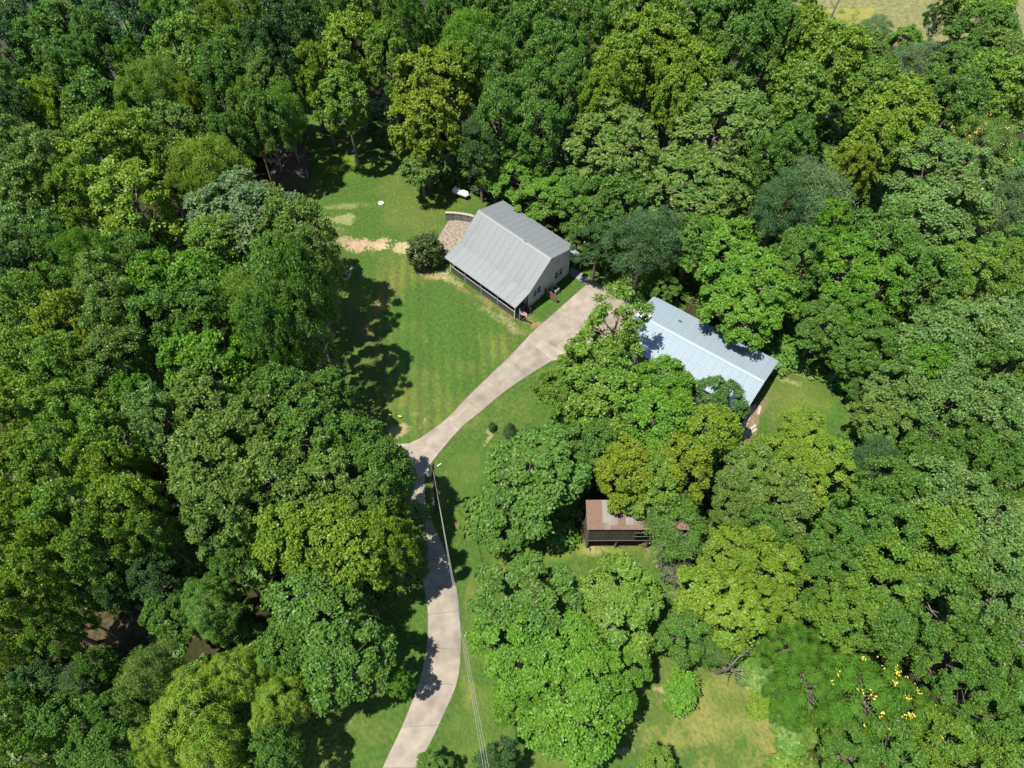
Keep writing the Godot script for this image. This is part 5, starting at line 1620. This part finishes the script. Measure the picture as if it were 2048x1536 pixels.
	tree("oak", 3, "leaf_md", 38.6, -30.5, 13.0, 3.0, "mid green tree near the right edge, mid-height, fifth nearest of six", "trees of the surrounding forest")
	tree("oak", 10, "leaf_md", 42.4, -30.5, 13.0, 2.8, "mid green tree near the right edge, mid-height, third nearest of six", "trees of the surrounding forest")
	tree("oak", 18, "leaf_md", 46.0, -30.0, 13.0, 2.6, "small mid green tree near the right edge, mid-height", "trees of the surrounding forest")
	tree("oak", 23, "leaf_md", 34.8, -27.0, 13.0, 2.9, "mid green tree near the right edge, mid-height, sixth nearest of six", "trees of the surrounding forest")
	tree("oak", 1, "leaf_lt", 38.3, -26.4, 14.0, 3.7, "pale glossy green tree near the right edge, mid-height, sixth nearest of six", "trees of the surrounding forest")
	tree("oak", 7, "leaf_lt", 40.6, -22.5, 14.0, 3.7, "pale glossy green tree behind and right of the yellow-flowering trees, upper of two", "trees of the surrounding forest")
	tree("oak", 15, "leaf_lg", 35.9, -21.8, 14.0, 3.6, "light green tree behind the yellow-flowering trees, right-hand of two", "trees of the surrounding forest")
	tree("oak", 21, "leaf_md", 32.1, -23.6, 13.0, 3.3, "mid green tree behind the yellow-flowering trees, fourth nearest of four", "trees of the surrounding forest")
	tree("oak", 28, "leaf_md", 29.1, -23.0, 12.0, 2.7, "mid green tree behind the yellow-flowering trees, third nearest of four", "trees of the surrounding forest")
	tree("oak", 5, "leaf_md", 27.2, -20.0, 11.0, 2.3, "small mid green tree behind the yellow-flowering trees", "trees of the surrounding forest")
	tree("oak", 12, "leaf_lg", 31.3, -19.2, 13.0, 3.2, "light green tree behind the yellow-flowering trees, left-hand of two", "trees of the surrounding forest")
	tree("oak", 19, "leaf_md", 35.5, -18.1, 13.0, 3.3, "mid green tree behind the yellow-flowering trees, second nearest of four", "trees of the surrounding forest")
	tree("oak", 28, "leaf_lt", 39.3, -17.9, 14.0, 3.1, "pale glossy green tree behind and right of the yellow-flowering trees, lower of two", "trees of the surrounding forest")
	tree("oak", 3, "leaf_lg", 27.4, -16.8, 12.0, 2.6, "small light green tree behind and left of the yellow-flowering trees", "trees of the surrounding forest")
	tree("oak", 12, "leaf_md", 31.0, -15.8, 12.0, 2.7, "mid green tree behind the yellow-flowering trees, nearest of four", "trees of the surrounding forest")
	tree("oak", 19, "leaf_yg", 19.7, -22.1, 9.0, 2.8, "yellow-green tree right of the rusty barn, left-hand of two", "trees of the surrounding forest")
	tree("oak", 24, "leaf_yg", 22.9, -21.4, 10.0, 2.7, "yellow-green tree right of the rusty barn, right-hand of two", "trees of the surrounding forest")
	tree("maple", 3, "leaf_yg", 18.1, -18.0, 9.0, 3.3, "yellow-green lumpy tree behind the lower right lawn", "trees of the surrounding forest")
	tree("oak", 1, "leaf_yg", 22.5, -18.0, 9.0, 2.1, "small yellow-green tree behind the lower right lawn", "trees of the surrounding forest")
	tree("oak", 10, "leaf_md", 14.8, -15.6, 8.0, 2.3, "small mid green tree behind the lower right lawn", "trees around the clearing")
	tree("feathery", 2, "leaf_md", 17.8, -14.9, 6.0, 1.8, "small mid green feathery tree behind the lower right lawn", "trees of the surrounding forest")
	tree("shrub", 9, "leaf_br", 14.7, -11.7, 3.5, 1.5, "round bright shrub alone at the top of the lower right lawn", "shrubs of the clearing")
	tree("sumac", 14, "leaf_gn", 23.8, -14.8, 8.0, 2.5, "small fern-leaved green tree behind and right of the lower right lawn", "trees of the surrounding forest")
	tree("sumac", 22, "leaf_gn", 24.5, -11.5, 9.0, 3.2, "fern-leaved green tree left of the yellow-flowering trees", "trees of the surrounding forest")
	tree("sumac", 28, "leaf_ye", 28.7, -10.7, 10.0, 3.7, "larger of two yellow-flowering trees right of the lower lawn", "trees of the surrounding forest")
	tree("sumac", 5, "leaf_ye", 32.4, -9.3, 9.0, 2.4, "smaller of two yellow-flowering trees, on the right of the larger", "trees of the surrounding forest")
	tree("sumac", 14, "leaf_gn", 22.7, -10.6, 7.0, 2.1, "small fern-leaved green tree right of the lower right lawn", "trees of the surrounding forest")
	tree("shrub", 15, "leaf_yg", 21.5, -10.7, 3.0, 1.0, "small yellow-green shrub behind and right of the lower right lawn", "shrubs of the clearing")
	tree("oak", 16, "leaf_md", 35.5, -13.4, 12.0, 2.6, "small mid green tree behind and right of the yellow-flowering trees", "trees of the surrounding forest")
	tree("oak", 24, "leaf_md", 38.3, -13.2, 13.0, 2.7, "mid green tree near the lower right corner", "trees of the surrounding forest")
	tree("oak", 29, "leaf_md", 36.0, -9.3, 12.0, 2.5, "small mid green tree near the lower right corner, left-hand of two", "trees of the surrounding forest")
	tree("oak", 7, "leaf_md", 38.7, -8.3, 12.0, 2.1, "small mid green tree near the lower right corner, right-hand of two", "trees of the surrounding forest")
	tree("oak", 13, "leaf_md", 29.1, -6.3, 10.0, 2.5, "small mid green tree in front of the yellow-flowering trees", "trees of the surrounding forest")
	tree("oak", 20, "leaf_md", 26.0, -6.6, 9.0, 2.1, "small mid green tree in front and left of the yellow-flowering trees", "trees of the surrounding forest")
	tree("oak", 28, "leaf_lg", 33.5, -6.6, 11.0, 2.5, "small light green tree near the lower right corner, left-hand of two", "trees of the surrounding forest")
	tree("oak", 5, "leaf_lg", 36.6, -5.7, 12.0, 2.4, "small light green tree near the lower right corner, right-hand of two", "trees of the surrounding forest")
	tree("maple", 9, "leaf_md", 1.9, -29.6, 11.0, 4.9, "broad lumpy maple between the utility pole and the rusty barn", "trees around the clearing")
	tree("maple", 15, "leaf_md", -0.4, -26.2, 8.0, 3.1, "mid green lumpy tree right of the utility pole", "trees around the clearing")
	tree("sparse", 7, "leaf_lg", 10.5, -46.0, 13.0, 4.0, "tall sparse tree reaching over the concrete apron by the metal shop", "trees around the clearing")
	tree("maple", 23, "leaf_lg", 8.8, -38.9, 13.0, 4.5, "light green lumpy tree left of the metal shop", "trees around the clearing")
	tree("oak", 12, "leaf_lg", 5.4, -38.9, 11.0, 2.8, "light green tree behind the rusty barn", "trees around the clearing")
	tree("maple", 29, "leaf_br", 15.3, -38.7, 12.0, 3.3, "bright green lumpy tree in front and left of the metal shop, upper of two", "trees around the clearing")
	tree("oak", 20, "leaf_gm", 21.2, -39.1, 9.0, 2.7, "dull green tree in front of the metal shop", "trees of the surrounding forest")
	tree("maple", 7, "leaf_yg", 18.8, -34.3, 11.0, 3.0, "yellow-green lumpy tree in front of the metal shop", "trees of the surrounding forest")
	tree("maple", 13, "leaf_br", 14.0, -35.2, 12.0, 3.6, "bright green lumpy tree in front and left of the metal shop, lower of two", "trees around the clearing")
	tree("maple", 21, "leaf_go", 10.7, -30.1, 11.0, 2.9, "golden-green lumpy tree behind the rusty barn", "trees around the clearing")
	tree("maple", 27, "leaf_go", 15.8, -30.9, 11.0, 2.7, "golden-green lumpy tree behind and right of the rusty barn", "trees around the clearing")
	tree("oak", 25, "leaf_lg", 13.4, -29.7, 10.0, 3.3, "light green tree behind and right of the rusty barn", "trees around the clearing")
	tree("feathery", 8, "leaf_md", 14.2, -29.4, 7.0, 3.5, "feathery tree growing over the rusty barn roof", "trees around the clearing", Vector3(0.6, 0, 2.6))
	tree("oak", 3, "leaf_md", 7.7, -33.5, 10.0, 3.0, "mid green tree behind the rusty barn", "trees around the clearing")
	tree("conifer", 8, "leaf_dk", -0.2, -37.9, 3.0, 1.1, "small dark conifer on the lawn left of the big lumpy maple", "trees around the clearing")
	tree("shrub", 21, "leaf_hl", -11.0, -63.5, 5.0, 1.9, "dark glossy evergreen tree standing at the left end of the house porch", "shrubs of the clearing")
	tree("oak", 11, "leaf_gy", -29.5, -59.1, 17.0, 6.3, "broad grey-green tree in front and left of the brown shed", "trees of the surrounding forest")
	tree("oak", 16, "leaf_ol", -23.2, -56.1, 18.0, 3.9, "olive green tree in front of the brown shed, upper of two", "trees of the surrounding forest")
	tree("oak", 23, "leaf_lg", -32.2, -54.0, 16.0, 4.0, "light green tree in front and left of the brown shed", "trees of the surrounding forest")
	tree("oak", 1, "leaf_md", -24.9, -51.4, 16.0, 4.1, "mid green tree in front of the brown shed", "trees of the surrounding forest")
	tree("oak", 8, "leaf_ol", -21.5, -51.6, 18.0, 2.7, "olive green tree in front of the brown shed, lower of two", "trees of the surrounding forest")
	tree("oak", 14, "leaf_yg", -43.4, -61.9, 17.0, 5.0, "yellow-green tree left of the brown shed, lower of two", "trees of the surrounding forest")
	tree("oak", 22, "leaf_yg", -49.2, -62.7, 17.0, 3.1, "yellow-green tree near the left edge, mid-height, second nearest of three", "trees of the surrounding forest")
	tree("oak", 28, "leaf_ol", -55.3, -61.9, 17.0, 3.8, "olive green tree near the left edge, mid-height, third nearest of four", "trees of the surrounding forest")
	tree("oak", 6, "leaf_lt", -52.8, -55.2, 17.0, 3.6, "pale glossy green tree near the left edge, mid-height, upper of two", "trees of the surrounding forest")
	tree("oak", 14, "leaf_md", -48.9, -54.3, 16.0, 2.7, "mid green tree near the left edge, mid-height, left-hand of two", "trees of the surrounding forest")
	tree("feathery", 15, "leaf_br", -45.5, -53.6, 16.0, 2.4, "small bright green feathery tree near the left edge, mid-height", "trees of the surrounding forest")
	tree("maple", 6, "leaf_md", -40.5, -54.2, 15.0, 2.7, "mid green lumpy tree near the left edge, mid-height", "trees of the surrounding forest")
	tree("oak", 20, "leaf_dk", -52.8, -51.1, 16.0, 3.0, "dark green tree near the left edge, mid-height", "trees of the surrounding forest")
	tree("oak", 28, "leaf_lg", -48.4, -48.3, 16.0, 2.9, "light green tree near the left edge, mid-height, second nearest of seven", "trees of the surrounding forest")
	tree("oak", 5, "leaf_ol", -42.4, -49.3, 16.0, 3.4, "olive green tree near the left edge, mid-height, nearest of four", "trees of the surrounding forest")
	tree("maple", 13, "leaf_br", -37.0, -49.3, 16.0, 3.2, "bright green lumpy tree near the left edge, mid-height, upper of two", "trees of the surrounding forest")
	tree("maple", 20, "leaf_br", -33.0, -49.7, 16.0, 3.4, "bright green lumpy tree in front and left of the brown shed", "trees of the surrounding forest")
	tree("feathery", 22, "leaf_lg", -27.0, -46.9, 16.0, 3.2, "light green feathery tree in front of the brown shed", "trees of the surrounding forest")
	tree("oak", 11, "leaf_lg", -48.9, -44.4, 17.0, 3.5, "light green tree near the left edge, mid-height, nearest of seven", "trees of the surrounding forest")
	tree("oak", 18, "leaf_go", -43.9, -43.4, 17.0, 3.0, "golden-green tree near the left edge, mid-height", "trees of the surrounding forest")
	tree("oak", 24, "leaf_ol", -39.7, -44.4, 17.0, 3.2, "olive green tree near the left edge, mid-height, second nearest of four", "trees of the surrounding forest")
	tree("oak", 2, "leaf_md", -35.4, -44.6, 16.0, 3.3, "mid green tree near the left edge, mid-height, right-hand of two", "trees of the surrounding forest")
	tree("maple", 25, "leaf_md", -30.9, -45.2, 16.0, 3.1, "mid green lumpy tree in front of the brown shed", "trees of the surrounding forest")
	tree("oak", 10, "leaf_md", -22.7, -40.3, 21.0, 2.5, "small mid green tree left of the round lawn, left-hand of two", "trees of the surrounding forest")
	tree("maple", 2, "leaf_md", -20.3, -45.9, 22.0, 2.6, "mid green lumpy tree left of the round lawn", "trees of the surrounding forest")
	tree("oak", 16, "leaf_md", -20.5, -42.4, 21.0, 2.6, "small mid green tree left of the round lawn, right-hand of two", "trees of the surrounding forest")
	tree("maple", 10, "leaf_yg", -22.4, -40.9, 14.0, 1.9, "small yellow-green lumpy tree left of the round lawn", "trees of the surrounding forest")
	tree("maple", 18, "leaf_br", -29.6, -39.4, 16.0, 3.7, "bright green lumpy tree near the left edge, mid-height, lower of two", "trees of the surrounding forest")
	tree("oak", 23, "leaf_lg", -46.6, -38.9, 17.0, 3.3, "light green tree near the left edge, mid-height, third nearest of seven", "trees of the surrounding forest")
	tree("oak", 1, "leaf_lg", -42.2, -38.3, 17.0, 3.1, "light green tree near the left edge, mid-height, fourth nearest of seven", "trees of the surrounding forest")
	tree("oak", 7, "leaf_ol", -38.5, -39.5, 16.0, 3.2, "olive green tree near the left edge, mid-height, fourth nearest of four", "trees of the surrounding forest")
	tree("oak", 14, "leaf_yg", -44.8, -33.8, 17.0, 3.2, "yellow-green tree near the left edge, mid-height, nearest of three", "trees of the surrounding forest")
	tree("oak", 22, "leaf_lg", -40.5, -33.5, 17.0, 3.0, "light green tree near the left edge, mid-height, fifth nearest of seven", "trees of the surrounding forest")
	tree("maple", 23, "leaf_br", -35.3, -35.9, 15.0, 2.2, "small bright green lumpy tree near the left edge, mid-height", "trees of the surrounding forest")
	tree("oak", 29, "leaf_lg", -36.6, -31.7, 16.0, 3.0, "light green tree near the left edge, mid-height, seventh nearest of seven", "trees of the surrounding forest")
	tree("oak", 6, "leaf_lt", -32.3, -33.2, 16.0, 3.0, "pale glossy green tree near the left edge, mid-height, lower of two", "trees of the surrounding forest")
	tree("maple", 1, "leaf_ol", -28.4, -34.4, 16.0, 3.4, "olive green lumpy tree left of the driveway bend, fourth nearest of four", "trees of the surrounding forest")
	tree("maple", 8, "leaf_md", -22.2, -36.5, 15.0, 3.1, "mid green lumpy tree left of the driveway bend, fourth nearest of four", "trees of the surrounding forest")
	tree("maple", 15, "leaf_md", -18.4, -37.1, 13.0, 2.7, "mid green lumpy tree behind and left of the driveway bend", "trees around the clearing")
	tree("maple", 22, "leaf_md", -18.9, -32.6, 15.0, 3.7, "mid green lumpy tree left of the driveway bend, third nearest of four", "trees of the surrounding forest")
	tree("maple", 28, "leaf_ol", -23.9, -31.7, 16.0, 3.6, "olive green lumpy tree left of the driveway bend, third nearest of four", "trees of the surrounding forest")
	tree("maple", 6, "leaf_ol", -26.8, -29.0, 16.0, 3.8, "olive green lumpy tree behind and right of the leaf-strewn clearing, upper of two", "trees of the surrounding forest")
	tree("maple", 14, "leaf_ol", -21.4, -27.5, 16.0, 3.6, "olive green lumpy tree left of the driveway bend, second nearest of four", "trees of the surrounding forest")
	tree("maple", 21, "leaf_md", -15.6, -31.8, 13.0, 3.0, "mid green lumpy tree left of the driveway bend, second nearest of four", "trees around the clearing")
	tree("maple", 26, "leaf_md", -11.9, -29.4, 14.0, 2.7, "mid green lumpy tree left of the driveway bend, nearest of four", "trees around the clearing")
	tree("maple", 3, "leaf_ol", -16.6, -26.5, 15.0, 3.5, "olive green lumpy tree left of the driveway bend, nearest of four", "trees around the clearing")
	tree("maple", 11, "leaf_ol", -12.1, -25.4, 15.0, 2.7, "olive green lumpy tree left of the utility pole", "trees around the clearing")
	tree("maple", 19, "leaf_yg", -18.1, -22.2, 15.0, 3.4, "yellow-green lumpy tree in front and left of the driveway bend", "trees of the surrounding forest")
	tree("maple", 24, "leaf_yg", -13.8, -22.0, 15.0, 3.5, "yellow-green lumpy tree in front and left of the utility pole", "trees around the clearing")
	tree("maple", 2, "leaf_yg", -10.4, -22.2, 15.0, 2.1, "small yellow-green lumpy tree in front and left of the utility pole", "trees around the clearing")
	tree("maple", 10, "leaf_ol", -24.3, -24.2, 16.0, 3.2, "olive green lumpy tree behind and right of the leaf-strewn clearing, lower of two", "trees of the surrounding forest")
	tree("oak", 11, "leaf_yg", -43.6, -28.2, 17.0, 3.0, "yellow-green tree near the left edge, mid-height, third nearest of three", "trees of the surrounding forest")
	tree("oak", 18, "leaf_lg", -39.7, -28.7, 17.0, 2.9, "light green tree near the left edge, mid-height, sixth nearest of seven", "trees of the surrounding forest")
	tree("oak", 27, "leaf_yg", -35.8, -28.2, 16.0, 2.9, "yellow-green tree behind the leaf-strewn clearing, upper of two", "trees of the surrounding forest")
	tree("oak", 4, "leaf_yg", -40.9, -23.5, 17.0, 2.9, "yellow-green tree behind and left of the leaf-strewn clearing, upper of two", "trees of the surrounding forest")
	tree("oak", 10, "leaf_lg", -37.0, -23.2, 17.0, 2.9, "light green tree behind the leaf-strewn clearing", "trees of the surrounding forest")
	tree("oak", 18, "leaf_yg", -32.8, -24.8, 16.0, 2.8, "yellow-green tree behind the leaf-strewn clearing, lower of two", "trees of the surrounding forest")
	tree("oak", 24, "leaf_lg", -31.1, -23.5, 14.0, 2.1, "small light green tree behind the leaf-strewn clearing, right-hand of two", "trees of the surrounding forest")
	tree("oak", 2, "leaf_yg", -40.3, -19.6, 17.0, 2.8, "yellow-green tree behind and left of the leaf-strewn clearing, lower of two", "trees of the surrounding forest")
	tree("oak", 8, "leaf_yg", -37.4, -19.7, 17.0, 2.5, "small yellow-green tree behind and left of the leaf-strewn clearing", "trees of the surrounding forest")
	tree("oak", 15, "leaf_lg", -34.4, -20.8, 16.0, 2.5, "small light green tree behind the leaf-strewn clearing, left-hand of two", "trees of the surrounding forest")
	tree("oak", 21, "leaf_yg", -38.5, -16.2, 16.0, 2.7, "yellow-green tree left of the leaf-strewn clearing", "trees of the surrounding forest")
	tree("oak", 28, "leaf_dk", -34.1, -19.0, 11.0, 1.7, "small dark green tree behind the leaf-strewn clearing", "trees of the surrounding forest")
	tree("oak", 5, "leaf_dk", -30.5, -19.4, 11.0, 2.2, "small dark green tree behind and right of the leaf-strewn clearing", "trees of the surrounding forest")
	tree("oak", 12, "leaf_yg", -39.2, -13.6, 15.0, 2.1, "small yellow-green tree left of the leaf-strewn clearing", "trees of the surrounding forest")
	tree("oak", 19, "leaf_lg", -36.9, -14.4, 13.0, 1.9, "small light green tree left of the leaf-strewn clearing, lower of two", "trees of the surrounding forest")
	tree("maple", 17, "leaf_md", -28.9, -16.8, 10.0, 2.1, "small mid green lumpy tree right of the leaf-strewn clearing", "trees of the surrounding forest")
	tree("oak", 27, "leaf_md", -34.9, -19.2, 11.0, 2.0, "small mid green tree behind the leaf-strewn clearing", "trees of the surrounding forest")
	tree("oak", 3, "leaf_lg", -36.6, -16.8, 12.0, 1.7, "small light green tree left of the leaf-strewn clearing, upper of two", "trees of the surrounding forest")
	tree("oak", 11, "leaf_md", -33.7, -12.4, 10.0, 1.6, "small mid green tree in front of the leaf-strewn clearing", "trees of the surrounding forest")
	tree("walnut", 8, "leaf_md", -25.6, -17.2, 11.0, 2.3, "small mid green drooping tree right of the leaf-strewn clearing", "trees of the surrounding forest")
	tree("oak", 17, "leaf_md", -24.0, -20.5, 11.0, 2.0, "small mid green tree right of the leaf-strewn clearing", "trees of the surrounding forest")
	tree("maple", 24, "leaf_md", -16.1, -16.8, 12.0, 4.0, "mid green lumpy tree left of the lower driveway, upper of two", "trees around the clearing")
	tree("maple", 29, "leaf_md", -13.6, -13.0, 11.0, 3.4, "mid green lumpy tree left of the lower driveway, lower of two", "trees around the clearing")
	tree("maple", 6, "leaf_md", -18.1, -14.6, 11.0, 2.6, "small mid green lumpy tree left of the lower driveway", "trees of the surrounding forest")
	tree("maple", 13, "leaf_br", -9.4, -11.8, 7.0, 1.1, "small low tree leaning out to the lower driveway edge", "trees around the clearing")
	tree("feathery", 1, "leaf_ol", -28.6, -11.5, 12.0, 2.3, "feathery olive tree at the foot of the leaf-strewn clearing", "trees of the surrounding forest")
	tree("walnut", 16, "leaf_yg", -24.5, -8.9, 13.0, 3.0, "yellow-green drooping tree in front and right of the leaf-strewn clearing, upper of two", "trees of the surrounding forest")
	tree("walnut", 22, "leaf_yg", -22.1, -11.7, 12.0, 2.2, "small yellow-green drooping tree right of the leaf-strewn clearing", "trees of the surrounding forest")
	tree("walnut", 0, "leaf_lg", -19.6, -12.8, 10.0, 1.9, "small light green drooping tree right of the leaf-strewn clearing", "trees of the surrounding forest")
	tree("walnut", 6, "leaf_yg", -18.2, -9.7, 11.0, 2.3, "small yellow-green drooping tree left of the lower driveway", "trees of the surrounding forest")
	tree("walnut", 14, "leaf_yg", -22.1, -6.1, 13.0, 2.6, "yellow-green drooping tree in front and right of the leaf-strewn clearing, lower of two", "trees of the surrounding forest")
	tree("walnut", 20, "leaf_yg", -26.2, -6.9, 12.0, 2.1, "small yellow-green drooping tree in front of the leaf-strewn clearing", "trees of the surrounding forest")
	tree("oak", 24, "leaf_bg", -37.4, -11.6, 11.0, 2.0, "small bluish green tree near the lower left corner", "trees of the surrounding forest")
	tree("feathery", 6, "leaf_gy", -34.4, -11.0, 10.0, 1.7, "small grey-green feathery tree in front of the leaf-strewn clearing", "trees of the surrounding forest")
	tree("maple", 20, "leaf_md", -31.1, -9.3, 11.0, 1.8, "small mid green lumpy tree in front of the leaf-strewn clearing", "trees of the surrounding forest")
	tree("oak", 3, "leaf_lg", -37.2, -8.4, 14.0, 2.1, "small light green tree near the lower left corner, upper of two", "trees of the surrounding forest")
	tree("oak", 10, "leaf_md", -34.4, -8.2, 12.0, 2.5, "small mid green tree near the lower left corner, left-hand of two", "trees of the surrounding forest")
	tree("oak", 15, "leaf_md", -30.4, -6.5, 12.0, 2.4, "small mid green tree near the lower left corner, right-hand of two", "trees of the surrounding forest")
	tree("oak", 23, "leaf_lg", -35.4, -5.7, 14.0, 2.0, "small light green tree near the lower left corner, lower of two", "trees of the surrounding forest")
	tree("oak", 1, "leaf_md", -18.1, -6.7, 10.0, 2.1, "small mid green tree left of the lower driveway", "trees of the surrounding forest")
	tree("maple", 28, "leaf_md", 1.1, -18.3, 10.0, 4.1, "mid green lumpy tree behind and right of the lower driveway", "trees around the clearing")
	tree("maple", 6, "leaf_lg", 8.9, -18.0, 9.0, 3.9, "light green lumpy tree in front of the rusty barn", "trees around the clearing")
	tree("maple", 11, "leaf_br", 0.7, -13.7, 10.0, 3.7, "bright green lumpy tree right of the lower driveway, upper of two", "trees around the clearing")
	tree("maple", 18, "leaf_br", 5.6, -12.9, 10.0, 3.5, "bright green lumpy tree in front of the rusty barn", "trees around the clearing")
	tree("maple", 26, "leaf_br", 4.4, -9.2, 10.0, 3.7, "bright green lumpy tree right of the lower driveway, lower of two", "trees around the clearing")
	tree("maple", 2, "leaf_br", 7.4, -10.7, 8.0, 2.4, "small bright green lumpy tree left of the lower right lawn", "trees around the clearing")
	tree("maple", 11, "leaf_br", 0.9, -10.7, 8.0, 2.2, "small bright green lumpy tree right of the lower driveway", "trees around the clearing")
	tree("maple", 16, "leaf_br", 10.0, -13.8, 7.0, 1.9, "small bright green lumpy tree behind and left of the lower right lawn", "trees around the clearing")
	tree("oak", 7, "leaf_dk", -1.5, -5.4, 6.0, 2.0, "small dark green tree in front and right of the lower driveway", "trees around the clearing")
	tree("oak", 14, "leaf_md", -6.3, -5.8, 4.0, 1.4, "small mid green tree in front of the lower driveway", "trees around the clearing")
	tree("oak", 20, "leaf_lg", 11.7, -5.3, 4.5, 1.8, "small light green tree in front and left of the lower right lawn", "trees around the clearing")
	tree("shrub", 28, "leaf_br", -2.5, -28.2, 2.0, 1.5, "small bright green shrub right of the utility pole", "shrubs of the clearing")
	tree("shrub", 7, "leaf_gb", 15.8, -23.5, 2.5, 1.7, "grey-brown brush heap in front of the rusty barn", "shrubs of the clearing")
	tree("shrub", 13, "leaf_dk", -2.2, -39.0, 1.2, 0.4, "tiny shrub planted alone on the lawn right of the driveway", "shrubs of the clearing")
	tree("shrub", 20, "leaf_gb", -4.5, -78.0, 2.0, 1.7, "grey-brown bush beside the white propane tank", "shrubs of the clearing")
	dead_tree("dead_tree", "bleached dead snag leaning at the hay field's corner", Vector3(53.58, 0.00, -117.48), 9.0, 1.3, 1, Vector3(1.2, 0.0, -1.0))
	dead_tree("dead_tree", "grey bare dead tree in a gap among the upper forest", Vector3(34.52, 0.00, -98.21), 11.0, 2.4, 2, Vector3(0.3, 0.0, 0.0))
	dead_tree("dead_tree", "bare grey dead tree fallen across the right end of the barn", Vector3(15.87, 0.00, -25.62), 6.0, 2.6, 3, Vector3(-1.0, 0.0, 1.5))
	dead_tree("dead_tree", "bare grey dead tree at the edge of the lower right lawn", Vector3(18.46, 0.00, -13.69), 6.0, 2.0, 4, Vector3(0.2, 0.0, 0.4))
	dead_tree("dead_tree", "grey dead tree in the forest above the lower right corner", Vector3(41.76, 0.00, -15.21), 10.0, 2.2, 5, Vector3(0.0, 0.0, 0.0))
